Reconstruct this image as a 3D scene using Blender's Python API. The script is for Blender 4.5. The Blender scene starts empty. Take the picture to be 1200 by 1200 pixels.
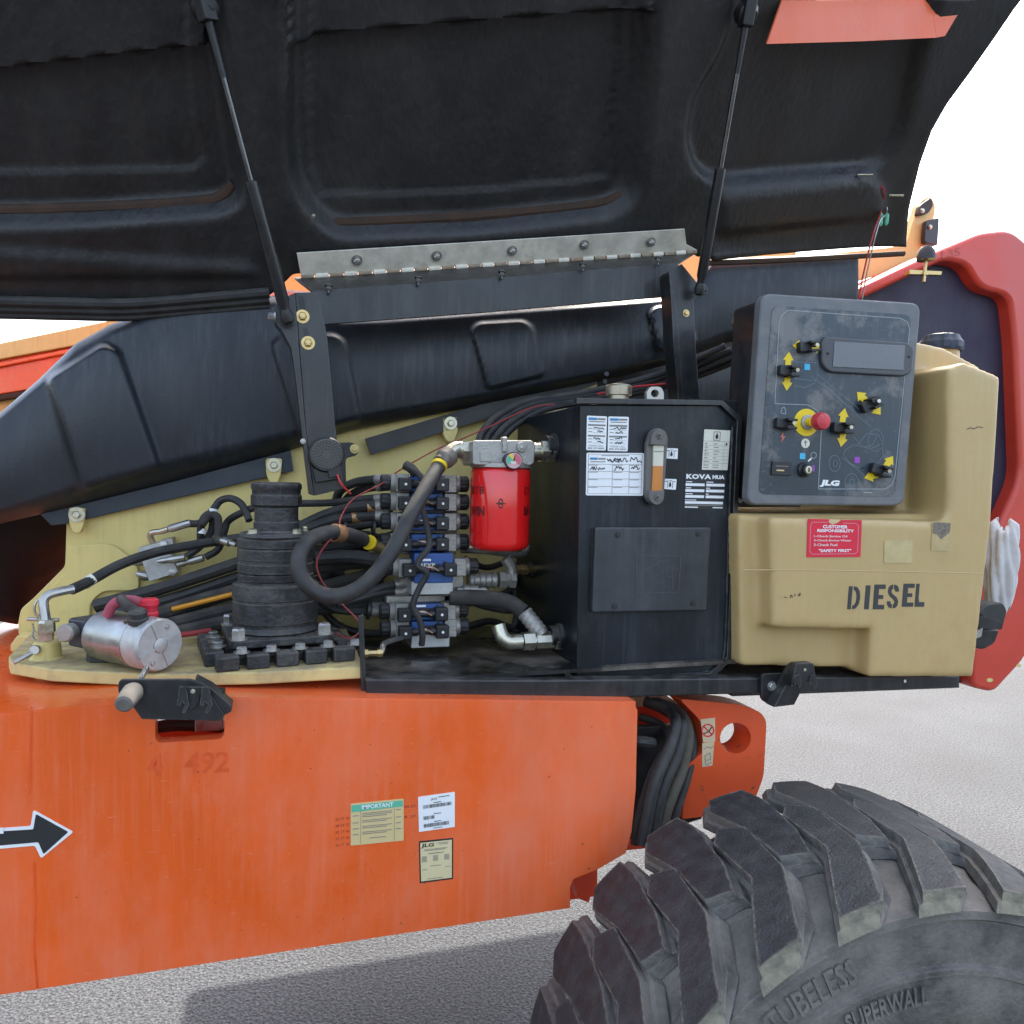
import bpy, bmesh, math, random
import numpy as np
from mathutils import Vector, Matrix
from mathutils.geometry import tessellate_polygon

S = bpy.context.scene
COL = S.collection
# ------------------------------------------------------------------ camera
F, YAW, PITCH, ROLL, EYE = 900.0, math.radians(17), math.radians(2.3), 0.02, 1.65
fw = Vector((math.sin(YAW) * math.cos(PITCH), math.cos(YAW) * math.cos(PITCH), -math.sin(PITCH)))
r0 = Vector((math.cos(YAW), -math.sin(YAW), 0)); u0 = r0.cross(fw)
CR = math.cos(ROLL) * r0 + math.sin(ROLL) * u0
CU = -math.sin(ROLL) * r0 + math.cos(ROLL) * u0
cam = bpy.data.cameras.new('camera'); cam.lens = 27; cam.sensor_width = 36; cam.clip_end = 1000; cam.clip_start = .02
co = bpy.data.objects.new('camera', cam); COL.objects.link(co); S.camera = co
m3 = Matrix((CR, CU, -fw)).transposed()
co.matrix_world = Matrix.Translation((0, 0, EYE)) @ m3.to_4x4()
# ------------------------------------------------------------------ sky, sun, exposure
SUN_EL, SUN_AZ = math.radians(52), math.radians(28)      # azimuth from +Y towards +X
w = bpy.data.worlds.new('World'); S.world = w; w.use_nodes = True
nt = w.node_tree; nt.nodes.clear()
sky = nt.nodes.new('ShaderNodeTexSky'); sky.sky_type = 'NISHITA'; sky.sun_disc = False
sky.sun_elevation = SUN_EL; sky.sun_rotation = SUN_AZ
sky.dust_density = 4.0; sky.air_density = 1.0; sky.ozone_density = 1.0
hs = nt.nodes.new('ShaderNodeHueSaturation'); hs.inputs['Saturation'].default_value = .8
bg = nt.nodes.new('ShaderNodeBackground'); bg.inputs['Strength'].default_value = 0.15
wo = nt.nodes.new('ShaderNodeOutputWorld')
nt.links.new(sky.outputs[0], hs.inputs['Color']); nt.links.new(hs.outputs[0], bg.inputs[0]); nt.links.new(bg.outputs[0], wo.inputs[0])
sl = bpy.data.lights.new('sun', 'SUN'); sl.energy = 2.8; sl.angle = math.radians(1); sl.color = (1, .93, .82)
so = bpy.data.objects.new('sun', sl); COL.objects.link(so)
sd = Vector((math.sin(SUN_AZ) * math.cos(SUN_EL), math.cos(SUN_AZ) * math.cos(SUN_EL), math.sin(SUN_EL)))
so.rotation_euler = sd.to_track_quat('Z', 'Y').to_euler(); so.location = (3, 5, 8)
S.view_settings.view_transform = 'Standard'; S.view_settings.look = 'None'
S.view_settings.exposure = 2.3; S.view_settings.gamma = 1; S.view_settings.use_curve_mapping = False
S.cycles.max_bounces = 6; S.cycles.diffuse_bounces = 4
random.seed(4); rng = np.random.default_rng(4)

# ------------------------------------------------------------------ measuring helpers
def ray(px, py): return fw + CR * ((px - 600) / F) - CU * ((py - 600) / F)
O = Vector((0, 0, EYE))
def at(px, py, Y): d = ray(px, py); return O + d * (Y / d.y)
def atz(px, py, z): d = ray(px, py); return O + d * ((z - EYE) / d.z)
def onplane(px, py, p, n): d = ray(px, py); return O + d * ((p - O).dot(n) / d.dot(n))
def pxof(P):
    q = P - O; k = q.dot(fw); return 600 + F * q.dot(CR) / k, 600 - F * q.dot(CU) / k

# ------------------------------------------------------------------ materials
def lin(c): return tuple(((v / 12.92) if v <= .04045 else ((v + .055) / 1.055) ** 2.4) for v in c)
MAT = {}
def mat(name, col, rough=.5, metal=0., var=.12, scale=12., bump=0., bscale=120., dust=0., dustcol=(.30, .26, .20), stretch=(1, 1, 1),
        rvar=.15, spec=.5, coat=0., sss=0., wear=None, wearcol=None, bdetail=4., edge=None, edgecol=(.16, .145, .12), streak=0., streakcol=None, bdist=.004, scratch=0.):
    if name in MAT: return MAT[name]
    m = bpy.data.materials.new(name); m.use_nodes = True; n = m.node_tree.nodes; L = m.node_tree.links; n.clear()
    out = n.new('ShaderNodeOutputMaterial'); b = n.new('ShaderNodeBsdfPrincipled'); L.new(b.outputs[0], out.inputs[0])
    tc = n.new('ShaderNodeTexCoord'); mp = n.new('ShaderNodeMapping'); mp.inputs['Scale'].default_value = stretch
    L.new(tc.outputs['Object'], mp.inputs[0])
    nz = n.new('ShaderNodeTexNoise'); nz.inputs['Scale'].default_value = scale; nz.inputs['Detail'].default_value = 6; nz.inputs['Roughness'].default_value = .62
    L.new(mp.outputs[0], nz.inputs[0])
    rp = n.new('ShaderNodeMapRange'); rp.inputs[1].default_value = .3; rp.inputs[2].default_value = .7
    rp.inputs[3].default_value = 1 - var; rp.inputs[4].default_value = 1 + var; L.new(nz.outputs[0], rp.inputs[0])
    vm = n.new('ShaderNodeVectorMath'); vm.operation = 'SCALE'; vm.inputs[0].default_value = col[:3]; L.new(rp.outputs[0], vm.inputs['Scale'])
    cur = vm.outputs[0]
    def mix(fac, a, c):
        x = n.new('ShaderNodeMix'); x.data_type = 'RGBA'; L.new(fac, x.inputs[0]); L.new(a, x.inputs[6])
        x.inputs[7].default_value = (*c[:3], 1); return x.outputs[2]
    dustfac = None
    if streak:    # run marks and rain streaks down the faces
        ms = n.new('ShaderNodeMapping'); ms.inputs['Scale'].default_value = (75, 75, 3.2); L.new(tc.outputs['Object'], ms.inputs[0])
        ns = n.new('ShaderNodeTexNoise'); ns.inputs['Scale'].default_value = 1; ns.inputs['Detail'].default_value = 5; ns.inputs['Roughness'].default_value = .7; L.new(ms.outputs[0], ns.inputs[0])
        r = n.new('ShaderNodeMapRange'); r.inputs[1].default_value = .47; r.inputs[2].default_value = .72; L.new(ns.outputs[0], r.inputs[0])
        nb_ = n.new('ShaderNodeTexNoise'); nb_.inputs['Scale'].default_value = 4.5; nb_.inputs['Detail'].default_value = 4; L.new(tc.outputs['Object'], nb_.inputs[0])
        rb = n.new('ShaderNodeMapRange'); rb.inputs[1].default_value = .38; rb.inputs[2].default_value = .65; rb.inputs[4].default_value = streak; L.new(nb_.outputs[0], rb.inputs[0])
        mu = n.new('ShaderNodeMath'); mu.operation = 'MULTIPLY'; L.new(r.outputs[0], mu.inputs[0]); L.new(rb.outputs[0], mu.inputs[1]); cur = mix(mu.outputs[0], cur, streakcol or dustcol)
    if scratch:   # fine scuffs and specks
        ms = n.new('ShaderNodeMapping'); ms.inputs['Rotation'].default_value = (.3, .5, .4); ms.inputs['Scale'].default_value = (30, 160, 160); L.new(tc.outputs['Object'], ms.inputs[0])
        ns = n.new('ShaderNodeTexNoise'); ns.inputs['Scale'].default_value = 1; ns.inputs['Detail'].default_value = 3; ns.inputs['Roughness'].default_value = .8; L.new(ms.outputs[0], ns.inputs[0])
        r = n.new('ShaderNodeMapRange'); r.inputs[1].default_value = .66; r.inputs[2].default_value = .74; r.inputs[4].default_value = scratch; L.new(ns.outputs[0], r.inputs[0]); cur = mix(r.outputs[0], cur, streakcol or dustcol)
    if wear:      # patches that belong to the surface: (scale, low, high, amount)
        nw = n.new('ShaderNodeTexNoise'); nw.inputs['Scale'].default_value = wear[0]; nw.inputs['Detail'].default_value = 8; nw.inputs['Roughness'].default_value = .7
        L.new(mp.outputs[0], nw.inputs[0])
        r = n.new('ShaderNodeMapRange'); r.inputs[1].default_value = wear[1]; r.inputs[2].default_value = wear[2]; r.inputs[4].default_value = wear[3]; L.new(nw.outputs[0], r.inputs[0])
        cur = mix(r.outputs[0], cur, wearcol or dustcol)
    if edge:      # rubbed, dusty edges: (radius, amount)
        be = n.new('ShaderNodeBevel'); be.samples = 4; be.inputs['Radius'].default_value = edge[0]; ge = n.new('ShaderNodeNewGeometry')
        dt = n.new('ShaderNodeVectorMath'); dt.operation = 'DOT_PRODUCT'; L.new(be.outputs[0], dt.inputs[0]); L.new(ge.outputs['Normal'], dt.inputs[1])
        r = n.new('ShaderNodeMapRange'); r.inputs[1].default_value = .985; r.inputs[2].default_value = .80; r.inputs[4].default_value = edge[1]; L.new(dt.outputs['Value'], r.inputs[0])
        ne = n.new('ShaderNodeTexNoise'); ne.inputs['Scale'].default_value = 70; ne.inputs['Detail'].default_value = 5; L.new(tc.outputs['Object'], ne.inputs[0])
        re = n.new('ShaderNodeMapRange'); re.inputs[1].default_value = .35; re.inputs[2].default_value = .6; L.new(ne.outputs[0], re.inputs[0])
        mu = n.new('ShaderNodeMath'); mu.operation = 'MULTIPLY'; L.new(r.outputs[0], mu.inputs[0]); L.new(re.outputs[0], mu.inputs[1]); cur = mix(mu.outputs[0], cur, edgecol)
    if dust > 0:  # settled dust on upward faces
        g = n.new('ShaderNodeNewGeometry'); sx = n.new('ShaderNodeSeparateXYZ'); L.new(g.outputs['Normal'], sx.inputs[0])
        r = n.new('ShaderNodeMapRange'); r.inputs[1].default_value = -.1; r.inputs[2].default_value = .95; r.inputs[3].default_value = .12; r.inputs[4].default_value = 1; L.new(sx.outputs[2], r.inputs[0])
        nd = n.new('ShaderNodeTexNoise'); nd.inputs['Scale'].default_value = 28; nd.inputs['Detail'].default_value = 7; L.new(tc.outputs['Object'], nd.inputs[0])
        r2 = n.new('ShaderNodeMapRange'); r2.inputs[1].default_value = .3; r2.inputs[2].default_value = .75; r2.inputs[4].default_value = dust; L.new(nd.outputs[0], r2.inputs[0])
        mu = n.new('ShaderNodeMath'); mu.operation = 'MULTIPLY'; mu.use_clamp = True; L.new(r.outputs[0], mu.inputs[0]); L.new(r2.outputs[0], mu.inputs[1])
        dustfac = mu.outputs[0]; cur = mix(dustfac, cur, dustcol)
    L.new(cur, b.inputs['Base Color'])
    rr = n.new('ShaderNodeMapRange'); rr.inputs[1].default_value = .3; rr.inputs[2].default_value = .7
    rr.inputs[3].default_value = max(.04, rough - rvar); rr.inputs[4].default_value = min(1, rough + rvar); L.new(nz.outputs[0], rr.inputs[0])
    if dustfac:
        ad = n.new('ShaderNodeMath'); ad.operation = 'ADD'; ad.use_clamp = True; L.new(rr.outputs[0], ad.inputs[0]); L.new(dustfac, ad.inputs[1]); L.new(ad.outputs[0], b.inputs['Roughness'])
    else: L.new(rr.outputs[0], b.inputs['Roughness'])
    b.inputs['Metallic'].default_value = metal; b.inputs['Specular IOR Level'].default_value = spec
    b.inputs['Coat Weight'].default_value = coat; b.inputs['Coat Roughness'].default_value = .08
    if sss: b.inputs['Subsurface Weight'].default_value = sss; b.inputs['Subsurface Radius'].default_value = (.03, .02, .01)
    if bump:
        nb = n.new('ShaderNodeTexNoise'); nb.inputs['Scale'].default_value = bscale; nb.inputs['Detail'].default_value = bdetail; L.new(mp.outputs[0], nb.inputs[0])
        bp = n.new('ShaderNodeBump'); bp.inputs['Strength'].default_value = bump; bp.inputs['Distance'].default_value = bdist
        L.new(nb.outputs[0], bp.inputs['Height']); L.new(bp.outputs[0], b.inputs['Normal'])
    MAT[name] = m; return m

DU = (.27, .23, .17)
ORANGE = mat('orange_paint', (.80, .108, .010), .32, var=.14, scale=3.0, stretch=(1, 1, .5), wear=(2.0, .42, .66, .6), wearcol=(.76, .25, .15), bump=.05, bscale=260, coat=.2, streak=.30, streakcol=(.82, .30, .19), scratch=.5)
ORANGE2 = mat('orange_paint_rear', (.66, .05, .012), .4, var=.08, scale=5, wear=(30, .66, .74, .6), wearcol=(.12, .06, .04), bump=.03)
CREAM = mat('cream_paint', (.66, .53, .185), .5, var=.10, scale=7, wear=(9, .55, .8, .5), wearcol=(.36, .25, .11), dust=.3, dustcol=(.38, .31, .2), bump=.06, bscale=90, streak=.45, streakcol=(.36, .23, .09), edge=(.004, .5), edgecol=(.30, .22, .12))
CREAMDUST = mat('cream_paint_dusty', (.60, .475, .185), .6, var=.12, scale=9, wear=(11, .48, .72, .6), wearcol=(.24, .17, .10), dust=1.0, dustcol=(.27, .205, .13), bump=.12, edge=(.005, .6), edgecol=(.28, .2, .11))
PLASTIC = mat('black_moulded_plastic', (.011, .0145, .0195), .46, var=.3, scale=5, stretch=(1, 1, .4), dust=.05, dustcol=(.10, .10, .10), bump=.2, bscale=420, wear=(16, .52, .82, .30), wearcol=(.055, .056, .058), spec=.5, streak=.5, streakcol=(.085, .085, .085), scratch=.35)
HOODIN = mat('hood_lining', (.019, .019, .019), .5, var=.45, scale=6, bump=.5, bscale=80, bdetail=10, bdist=.005, stretch=(1, .55, .55), wear=(7, .52, .78, .45), wearcol=(.075, .066, .052), spec=.5, scratch=.4, streakcol=(.12, .11, .09))
RUST = mat('rusty_dust', (.050, .028, .017), .9, var=.4, scale=20, bump=.3, bscale=160)
BLKPAINT = mat('black_paint', (.0062, .0072, .0088), .36, var=.35, scale=8, stretch=(1, 1, .5), dust=.45, dustcol=(.17, .15, .125), bump=.08, bscale=220, wear=(12, .55, .82, .35), wearcol=(.075, .07, .06), coat=.1, edge=(.004, .7), edgecol=(.15, .14, .12), streak=.4, streakcol=(.09, .085, .075), scratch=.4)
TANKPAINT = mat('tank_black_paint', (.0075, .0105, .0145), .40, var=.4, scale=4, stretch=(1, 1, .5), bump=.10, bscale=34, wear=(13, .52, .82, .34), wearcol=(.085, .088, .088), coat=.0, rvar=.16, spec=.35, edge=(.005, .6), streak=.45, streakcol=(.07, .075, .078), scratch=.3)
BLKRUB = mat('black_rubber', (.018, .018, .018), .55, var=.35, scale=18, dust=.5, dustcol=(.17, .15, .12), bump=.12, bscale=300, wear=(26, .52, .75, .4), wearcol=(.075, .068, .055))
SLEEVE = mat('woven_hose_sleeve', (.034, .032, .029), .8, var=.4, scale=30, dust=.5, dustcol=(.19, .16, .12), bump=.7, bscale=700, wear=(14, .5, .75, .5), wearcol=(.095, .083, .065))
BLKPL = mat('black_plastic', (.012, .012, .013), .4, var=.2, scale=30, dust=.3, dustcol=(.14, .13, .11))
CAST = mat('black_cast_iron', (.008, .0095, .012), .42, var=.45, scale=22, dust=.6, dustcol=(.19, .165, .13), bump=.5, bscale=110, wear=(13, .48, .74, .55), wearcol=(.085, .08, .072), edge=(.005, .8), edgecol=(.17, .16, .14), streak=.5, streakcol=(.11, .105, .095))
STEEL = mat('dull_steel', (.42, .41, .38), .38, metal=.9, var=.25, scale=40, wear=(30, .58, .8, .5), wearcol=(.2, .15, .1), dust=.2)
HINGEST = mat('hinge_steel', (.68, .64, .53), .5, metal=.15, var=.2, scale=25, wear=(22, .55, .78, .6), wearcol=(.22, .17, .11), bump=.1, bscale=200)
ZINC = mat('zinc_plate', (.50, .47, .36), .32, metal=.9, var=.25, scale=50, wear=(50, .6, .8, .4), wearcol=(.25, .2, .12))
BRASS = mat('brass', (.52, .38, .17), .35, metal=.9, var=.2, scale=50)
COPPER = mat('copper_clamp', (.42, .24, .12), .45, metal=.8, var=.3, scale=40)
ALU = mat('raw_aluminium', (.46, .46, .44), .45, metal=.55, var=.2, scale=30, bump=.1, bscale=300, dust=.3, wear=(24, .55, .8, .5), wearcol=(.2, .18, .15), edge=(.003, .5), edgecol=(.6, .6, .58))
ALUDUST = mat('dirty_cast_aluminium', (.40, .38, .34), .45, metal=.6, var=.35, scale=30, bump=.35, bscale=200, dust=.4, wear=(15, .48, .74, .65), wearcol=(.11, .092, .065), edge=(.003, .6), edgecol=(.55, .53, .47))
POLISH = mat('polished_motor_steel', (.36, .365, .36), .28, metal=1., var=.2, scale=18, wear=(11, .58, .72, .6), wearcol=(.27, .2, .14), rvar=.14, dust=.35, streak=.4, streakcol=(.25, .22, .18))
CHROME = mat('strut_rod', (.12, .12, .12), .25, metal=1., var=.1, scale=20)
BLUE = mat('valve_blue', (.015, .075, .26), .4, var=.25, scale=30, dust=.25, wear=(30, .55, .75, .5), wearcol=(.06, .055, .05), edge=(.002, .6), edgecol=(.2, .24, .3))
REDCAN = mat('red_filter_enamel', (.74, .008, .008), .2, var=.08, scale=6, coat=.5, rvar=.08, dust=.12, scratch=.25, streak=.25, streakcol=(.5, .05, .03))
REDBOOT = mat('red_rubber_boot', (.62, .02, .04), .6, var=.2, scale=40, dust=.15)
REDWIRE = mat('red_wire', (.45, .02, .02), .5, var=.1)
ORWIRE = mat('orange_wire', (.7, .28, .01), .5, var=.1)
YELL = mat('yellow_print', (.78, .55, .01), .5, var=.06)
WHITE = mat('white_print', (.78, .78, .75), .5, var=.04, wear=(40, .62, .8, .3), wearcol=(.5, .45, .36))
OFFW = mat('aged_white_decal', (.68, .65, .52), .5, var=.06, wear=(25, .55, .8, .5), wearcol=(.45, .38, .26))
TAN = mat('yellowed_decal', (.62, .48, .22), .5, var=.06, scale=9)
INK = mat('black_ink', (.02, .02, .02), .5, var=.1)
INK2 = mat('faded_grey_ink', (.22, .2, .17), .6, var=.2)
GREEN = mat('green_print', (.10, .42, .26), .5, var=.05)
CYAN = mat('cyan_print', (.05, .42, .62), .5, var=.05)
PURP = mat('purple_print', (.28, .06, .38), .5, var=.05)
REDDEC = mat('red_decal', (.66, .01, .035), .45, var=.06, scale=20)
PINKP = mat('pink_print', (.60, .25, .28), .5, var=.05)
FUEL = mat('fuel_tank_plastic', (.52, .365, .150), .42, var=.16, scale=2.6, sss=.35, wear=(2.6, .44, .74, .62), wearcol=(.30, .175, .058), bump=.10, bscale=60, dust=.15, dustcol=(.40, .31, .2), spec=.5, streak=.35, streakcol=(.62, .48, .25), scratch=.2)
STENCIL = mat('stencil_paint', (.035, .035, .035), .6, var=.3, scale=60)
GREYPL = mat('grey_box_plastic', (.125, .13, .13), .5, var=.2, scale=14, bump=.2, bscale=600, dust=.3, dustcol=(.3, .28, .25), wear=(20, .5, .72, .45), wearcol=(.24, .225, .20), edge=(.006, .6), edgecol=(.32, .31, .29))
PANEL = mat('control_panel_face', (.030, .045, .056), .38, var=.25, scale=6, wear=(8, .52, .60, .6), wearcol=(.20, .185, .165), scratch=.4, streakcol=(.25, .24, .22), streak=.25)
PANELLINE = mat('panel_line_print', (.30, .33, .33), .5, var=.1)
PANELLINE2 = mat('panel_faint_print', (.12, .16, .18), .5, var=.1)
GAUGEBODY = mat('grey_gauge_housing', (.13, .12, .105), .6, var=.12, scale=30)
OIL = mat('amber_oil', (.55, .20, .04), .2, var=.1, coat=.5)
CLEAR = mat('sight_glass_clear', (.62, .58, .46), .2, var=.06, coat=.5)
TYRE = mat('tyre_rubber', (.066, .063, .058), .72, var=.4, scale=14, dust=.45, dustcol=(.21, .19, .16), bump=.7, bscale=120, bdetail=9, wear=(9, .38, .64, .8), wearcol=(.215, .198, .165), edge=(.006, .7), edgecol=(.22, .2, .16))
TREAD = mat('worn_tread_rubber', (.027, .027, .027), .66, var=.4, scale=40, bump=.7, bscale=260, bdetail=8, wear=(16, .50, .78, .45), wearcol=(.10, .095, .085), edge=(.008, .9), edgecol=(.24, .22, .175), scratch=.4)
MUD = mat('dried_mud', (.20, .18, .125), .92, var=.3, scale=26, bump=.6, bscale=120, wear=(16, .42, .6, .9), wearcol=(.075, .07, .06))
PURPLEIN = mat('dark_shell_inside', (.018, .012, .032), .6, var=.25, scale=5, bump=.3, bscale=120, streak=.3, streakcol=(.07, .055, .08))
RAG = mat('dirty_white_rag', (.56, .53, .50), .9, var=.12, scale=20, bump=.5, bscale=60, sss=.1)
GREYP = mat('grey_painted_wood', (.3, .28, .24), .6)
FLOORBLK = mat('oily_black_tray', (.014, .0135, .013), .35, var=.4, scale=9, bump=.25, bscale=40, wear=(6, .48, .64, .85), wearcol=(.17, .14, .105), rvar=.3)
GLASSBLUE = mat('blue_cloth', (.03, .06, .15), .7)

# ------------------------------------------------------------------ object helpers
WL = {}
def link(o, parent, loc):
    COL.objects.link(o)
    if parent is not None: o.parent = parent; o.location = Vector(loc) - WL[parent.name]
    else: o.location = loc
    WL[o.name] = Vector(loc)
def tag(o, label, cat, group=None, kind=None):
    if label: o['label'] = label
    if cat: o['category'] = cat
    if group: o['group'] = group
    if kind: o['kind'] = kind
    return o
def thing(name, label, cat, loc, group=None):
    o = bpy.data.objects.new(name, None); o.empty_display_size = .05; link(o, None, loc); return tag(o, label, cat, group)
def mk(name, V, Fc, m, parent=None, bev=0., ang=32, flip=True, mats=None, fmats=None, seg=2):
    V = [Vector(v) for v in V]
    if parent is None:
        loc = Vector(((min(v.x for v in V) + max(v.x for v in V)) / 2, (min(v.y for v in V) + max(v.y for v in V)) / 2, min(v.z for v in V)))
    else: loc = WL[parent.name]
    me = bpy.data.meshes.new(name); me.from_pydata([v - loc for v in V], [], Fc)
    if flip:
        bm = bmesh.new(); bm.from_mesh(me); bmesh.ops.remove_doubles(bm, verts=bm.verts, dist=1e-6); bmesh.ops.recalc_face_normals(bm, faces=bm.faces); bm.to_mesh(me); bm.free()
    me.polygons.foreach_set('use_smooth', [True] * len(me.polygons))
    me.set_sharp_from_angle(angle=math.radians(ang))
    for mm in (mats or [m]): me.materials.append(mm)
    if fmats: me.polygons.foreach_set('material_index', fmats)
    o = bpy.data.objects.new(name, me); link(o, parent, loc)
    if bev:
        b = o.modifiers.new('bevel', 'BEVEL'); b.width = bev; b.segments = seg; b.limit_method = 'ANGLE'; b.angle_limit = math.radians(40); b.harden_normals = True
    return o
def cat(*parts):       # merge several (V, F) into one
    V, Fc = [], []
    for v, f in parts:
        k = len(V); V += list(v); Fc += [tuple(i + k for i in q) for q in f]
    return V, Fc
def rnd(pts, r, n=5):
    out = []; N = len(pts)
    rs = r if isinstance(r, (list, tuple)) else [r] * N
    for i in range(N):
        p = Vector(pts[i][:2]); a = Vector(pts[i - 1][:2]) - p; b = Vector(pts[(i + 1) % N][:2]) - p
        rr = min(rs[i], a.length * .49, b.length * .49)
        if rr <= 0: out.append(tuple(p)); continue
        A = p + a.normalized() * rr; B = p + b.normalized() * rr
        for k in range(n + 1):
            t = k / n; out.append(tuple((1 - t) ** 2 * A + 2 * t * (1 - t) * p + t * t * B))
    return out
def circ(cx, cy, r, n=20, ry=None): return [(cx + r * math.cos(2 * math.pi * i / n), cy + (ry or r) * math.sin(2 * math.pi * i / n)) for i in range(n)]
def extr(P, vec, holes=()):
    loops = [list(P)] + [list(h) for h in holes]; flat = [p for l in loops for p in l]; n = len(flat)
    V = flat + [p + vec for p in flat]
    if holes: tris = [tuple(t) for t in tessellate_polygon(loops)]
    else: tris = [tuple(range(n))]
    Fc = [t for t in tris] + [tuple(i + n for i in reversed(t)) for t in tris]
    k = 0
    for l in loops:
        m = len(l)
        for i in range(m): a, b = k + i, k + (i + 1) % m; Fc.append((a, b, b + n, a + n))
        k += m
    return V, Fc
def prism(pts, Y, depth, holes=()):
    return extr([at(x, y, Y) for x, y in pts], Vector((0, depth, 0)), [[at(x, y, Y) for x, y in h] for h in holes])
def box(c, s, R=None):
    c = Vector(c); h = Vector(s) / 2
    V = [Vector((x * h.x, y * h.y, z * h.z)) for x in (-1, 1) for y in (-1, 1) for z in (-1, 1)]
    if R is not None: V = [R @ v for v in V]
    return [c + v for v in V], [(0, 1, 3, 2), (4, 6, 7, 5), (0, 4, 5, 1), (2, 3, 7, 6), (0, 2, 6, 4), (1, 5, 7, 3)]
def pbox(x0, y0, x1, y1, Y, depth):
    xm, ym = (x0 + x1) / 2, (y0 + y1) / 2
    a, b, c, d = at(x0, ym, Y), at(x1, ym, Y), at(xm, y0, Y), at(xm, y1, Y)
    return box(((a.x + b.x) / 2, Y + depth / 2, (c.z + d.z) / 2), (b.x - a.x, depth, c.z - d.z))
def frame(ax):
    ax = Vector(ax).normalized(); h = Vector((0, 0, 1)) if abs(ax.z) < .9 else Vector((1, 0, 0))
    e1 = ax.cross(h).normalized(); return ax, e1, ax.cross(e1)
def lathe(o, ax, prof, seg=24, cap=True, e=None, fn=None):
    ax, e1, e2 = frame(ax) if e is None else e; V, Fc = [], []; o = Vector(o)
    for s, r in prof:
        for k in range(seg):
            a = 2 * math.pi * k / seg; q = r * (fn(a, s) if fn else 1); V.append(o + ax * s + (e1 * math.cos(a) + e2 * math.sin(a)) * q)
    for i in range(len(prof) - 1):
        for k in range(seg):
            a, b = i * seg + k, i * seg + (k + 1) % seg; Fc.append((a, b, b + seg, a + seg))
    if cap: Fc.append(tuple(reversed(range(seg)))); Fc.append(tuple(range((len(prof) - 1) * seg, len(prof) * seg)))
    return V, Fc
def cyl(p, q, r, seg=16, r2=None):
    p, q = Vector(p), Vector(q); return lathe(p, q - p, [(0, r), ((q - p).length, r if r2 is None else r2)], seg)
def spline(P, sub=6):
    P = [Vector(p) for p in P]; out = []
    for i in range(len(P) - 1):
        a = P[i - 1] if i else P[0] * 2 - P[1]; b, c = P[i], P[i + 1]; d = P[i + 2] if i + 2 < len(P) else P[-1] * 2 - P[-2]
        for k in range(sub):
            t = k / sub; out.append(.5 * ((2 * b) + (c - a) * t + (2 * a - 5 * b + 4 * c - d) * t * t + (3 * b - a - 3 * c + d) * t ** 3))
    return out + [P[-1]]
def tube(P, r, seg=10, sub=6, smooth=True, cap=True):
    Q = spline(P, sub) if smooth and len(P) > 2 else [Vector(p) for p in P]
    V, Fc = [], []; e1 = None
    for i, p in enumerate(Q):
        t = (Q[min(i + 1, len(Q) - 1)] - Q[max(i - 1, 0)]).normalized()
        if e1 is None: _, e1, _ = frame(t)
        e1 = (e1 - t * e1.dot(t)).normalized(); e2 = t.cross(e1)
        rr = r(i / (len(Q) - 1)) if callable(r) else r
        V += [p + (e1 * math.cos(2 * math.pi * k / seg) + e2 * math.sin(2 * math.pi * k / seg)) * rr for k in range(seg)]
    for i in range(len(Q) - 1):
        for k in range(seg): a, b = i * seg + k, i * seg + (k + 1) % seg; Fc.append((a, b, b + seg, a + seg))
    if cap: Fc.append(tuple(reversed(range(seg)))); Fc.append(tuple(range((len(Q) - 1) * seg, len(Q) * seg)))
    return V, Fc
def ptube(pts, r, Y=None, **k): return tube([at(p[0], p[1], p[2] if len(p) > 2 else Y) for p in pts], r, **k)
def gridf(fn, nu, nv):
    V = [fn(i / (nu - 1), j / (nv - 1)) for j in range(nv) for i in range(nu)]
    return V, [(j * nu + i, j * nu + i + 1, (j + 1) * nu + i + 1, (j + 1) * nu + i) for j in range(nv - 1) for i in range(nu - 1)]
def solid(o, t, off=1, mo=0):
    s = o.modifiers.new('thickness', 'SOLIDIFY'); s.thickness = t; s.offset = off; s.material_offset = mo; return o
HEXA = {}
def bolt(p, ax=(0, -1, 0), r=.008, h=.006, parent=None, m=None, washer=1.6, stud=0, name='bolt'):
    m = m or ZINC; key = (tuple(round(a, 2) for a in ax), r, h, m.name, washer, stud)
    if key not in HEXA:
        a = Vector(ax).normalized(); parts = []
        if washer: parts.append(lathe((0, 0, 0), a, [(0, r * washer), (h * .25, r * washer)], 16))
        parts.append(lathe(a * h * .25, a, [(0, r), (h * .8, r), (h, r * .8)], 6))
        if stud: parts.append(lathe(a * h, a, [(0, r * .55), (stud, r * .5)], 10))
        V, Fc = cat(*parts); me = bpy.data.meshes.new(name); me.from_pydata(V, [], Fc); me.materials.append(m)
        bm = bmesh.new(); bm.from_mesh(me); bmesh.ops.recalc_face_normals(bm, faces=bm.faces); bm.to_mesh(me); bm.free()
        HEXA[key] = me
    o = bpy.data.objects.new(name, HEXA[key]); link(o, parent, p); return o
def copy_tree(o, loc):
    c = o.copy(); COL.objects.link(c); c.location = loc; WL[c.name] = Vector(loc)
    for ch in list(o.children):
        d = ch.copy(); COL.objects.link(d); d.parent = c
        for g in list(ch.children):
            e = g.copy(); COL.objects.link(e); e.parent = d
    return c
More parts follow.
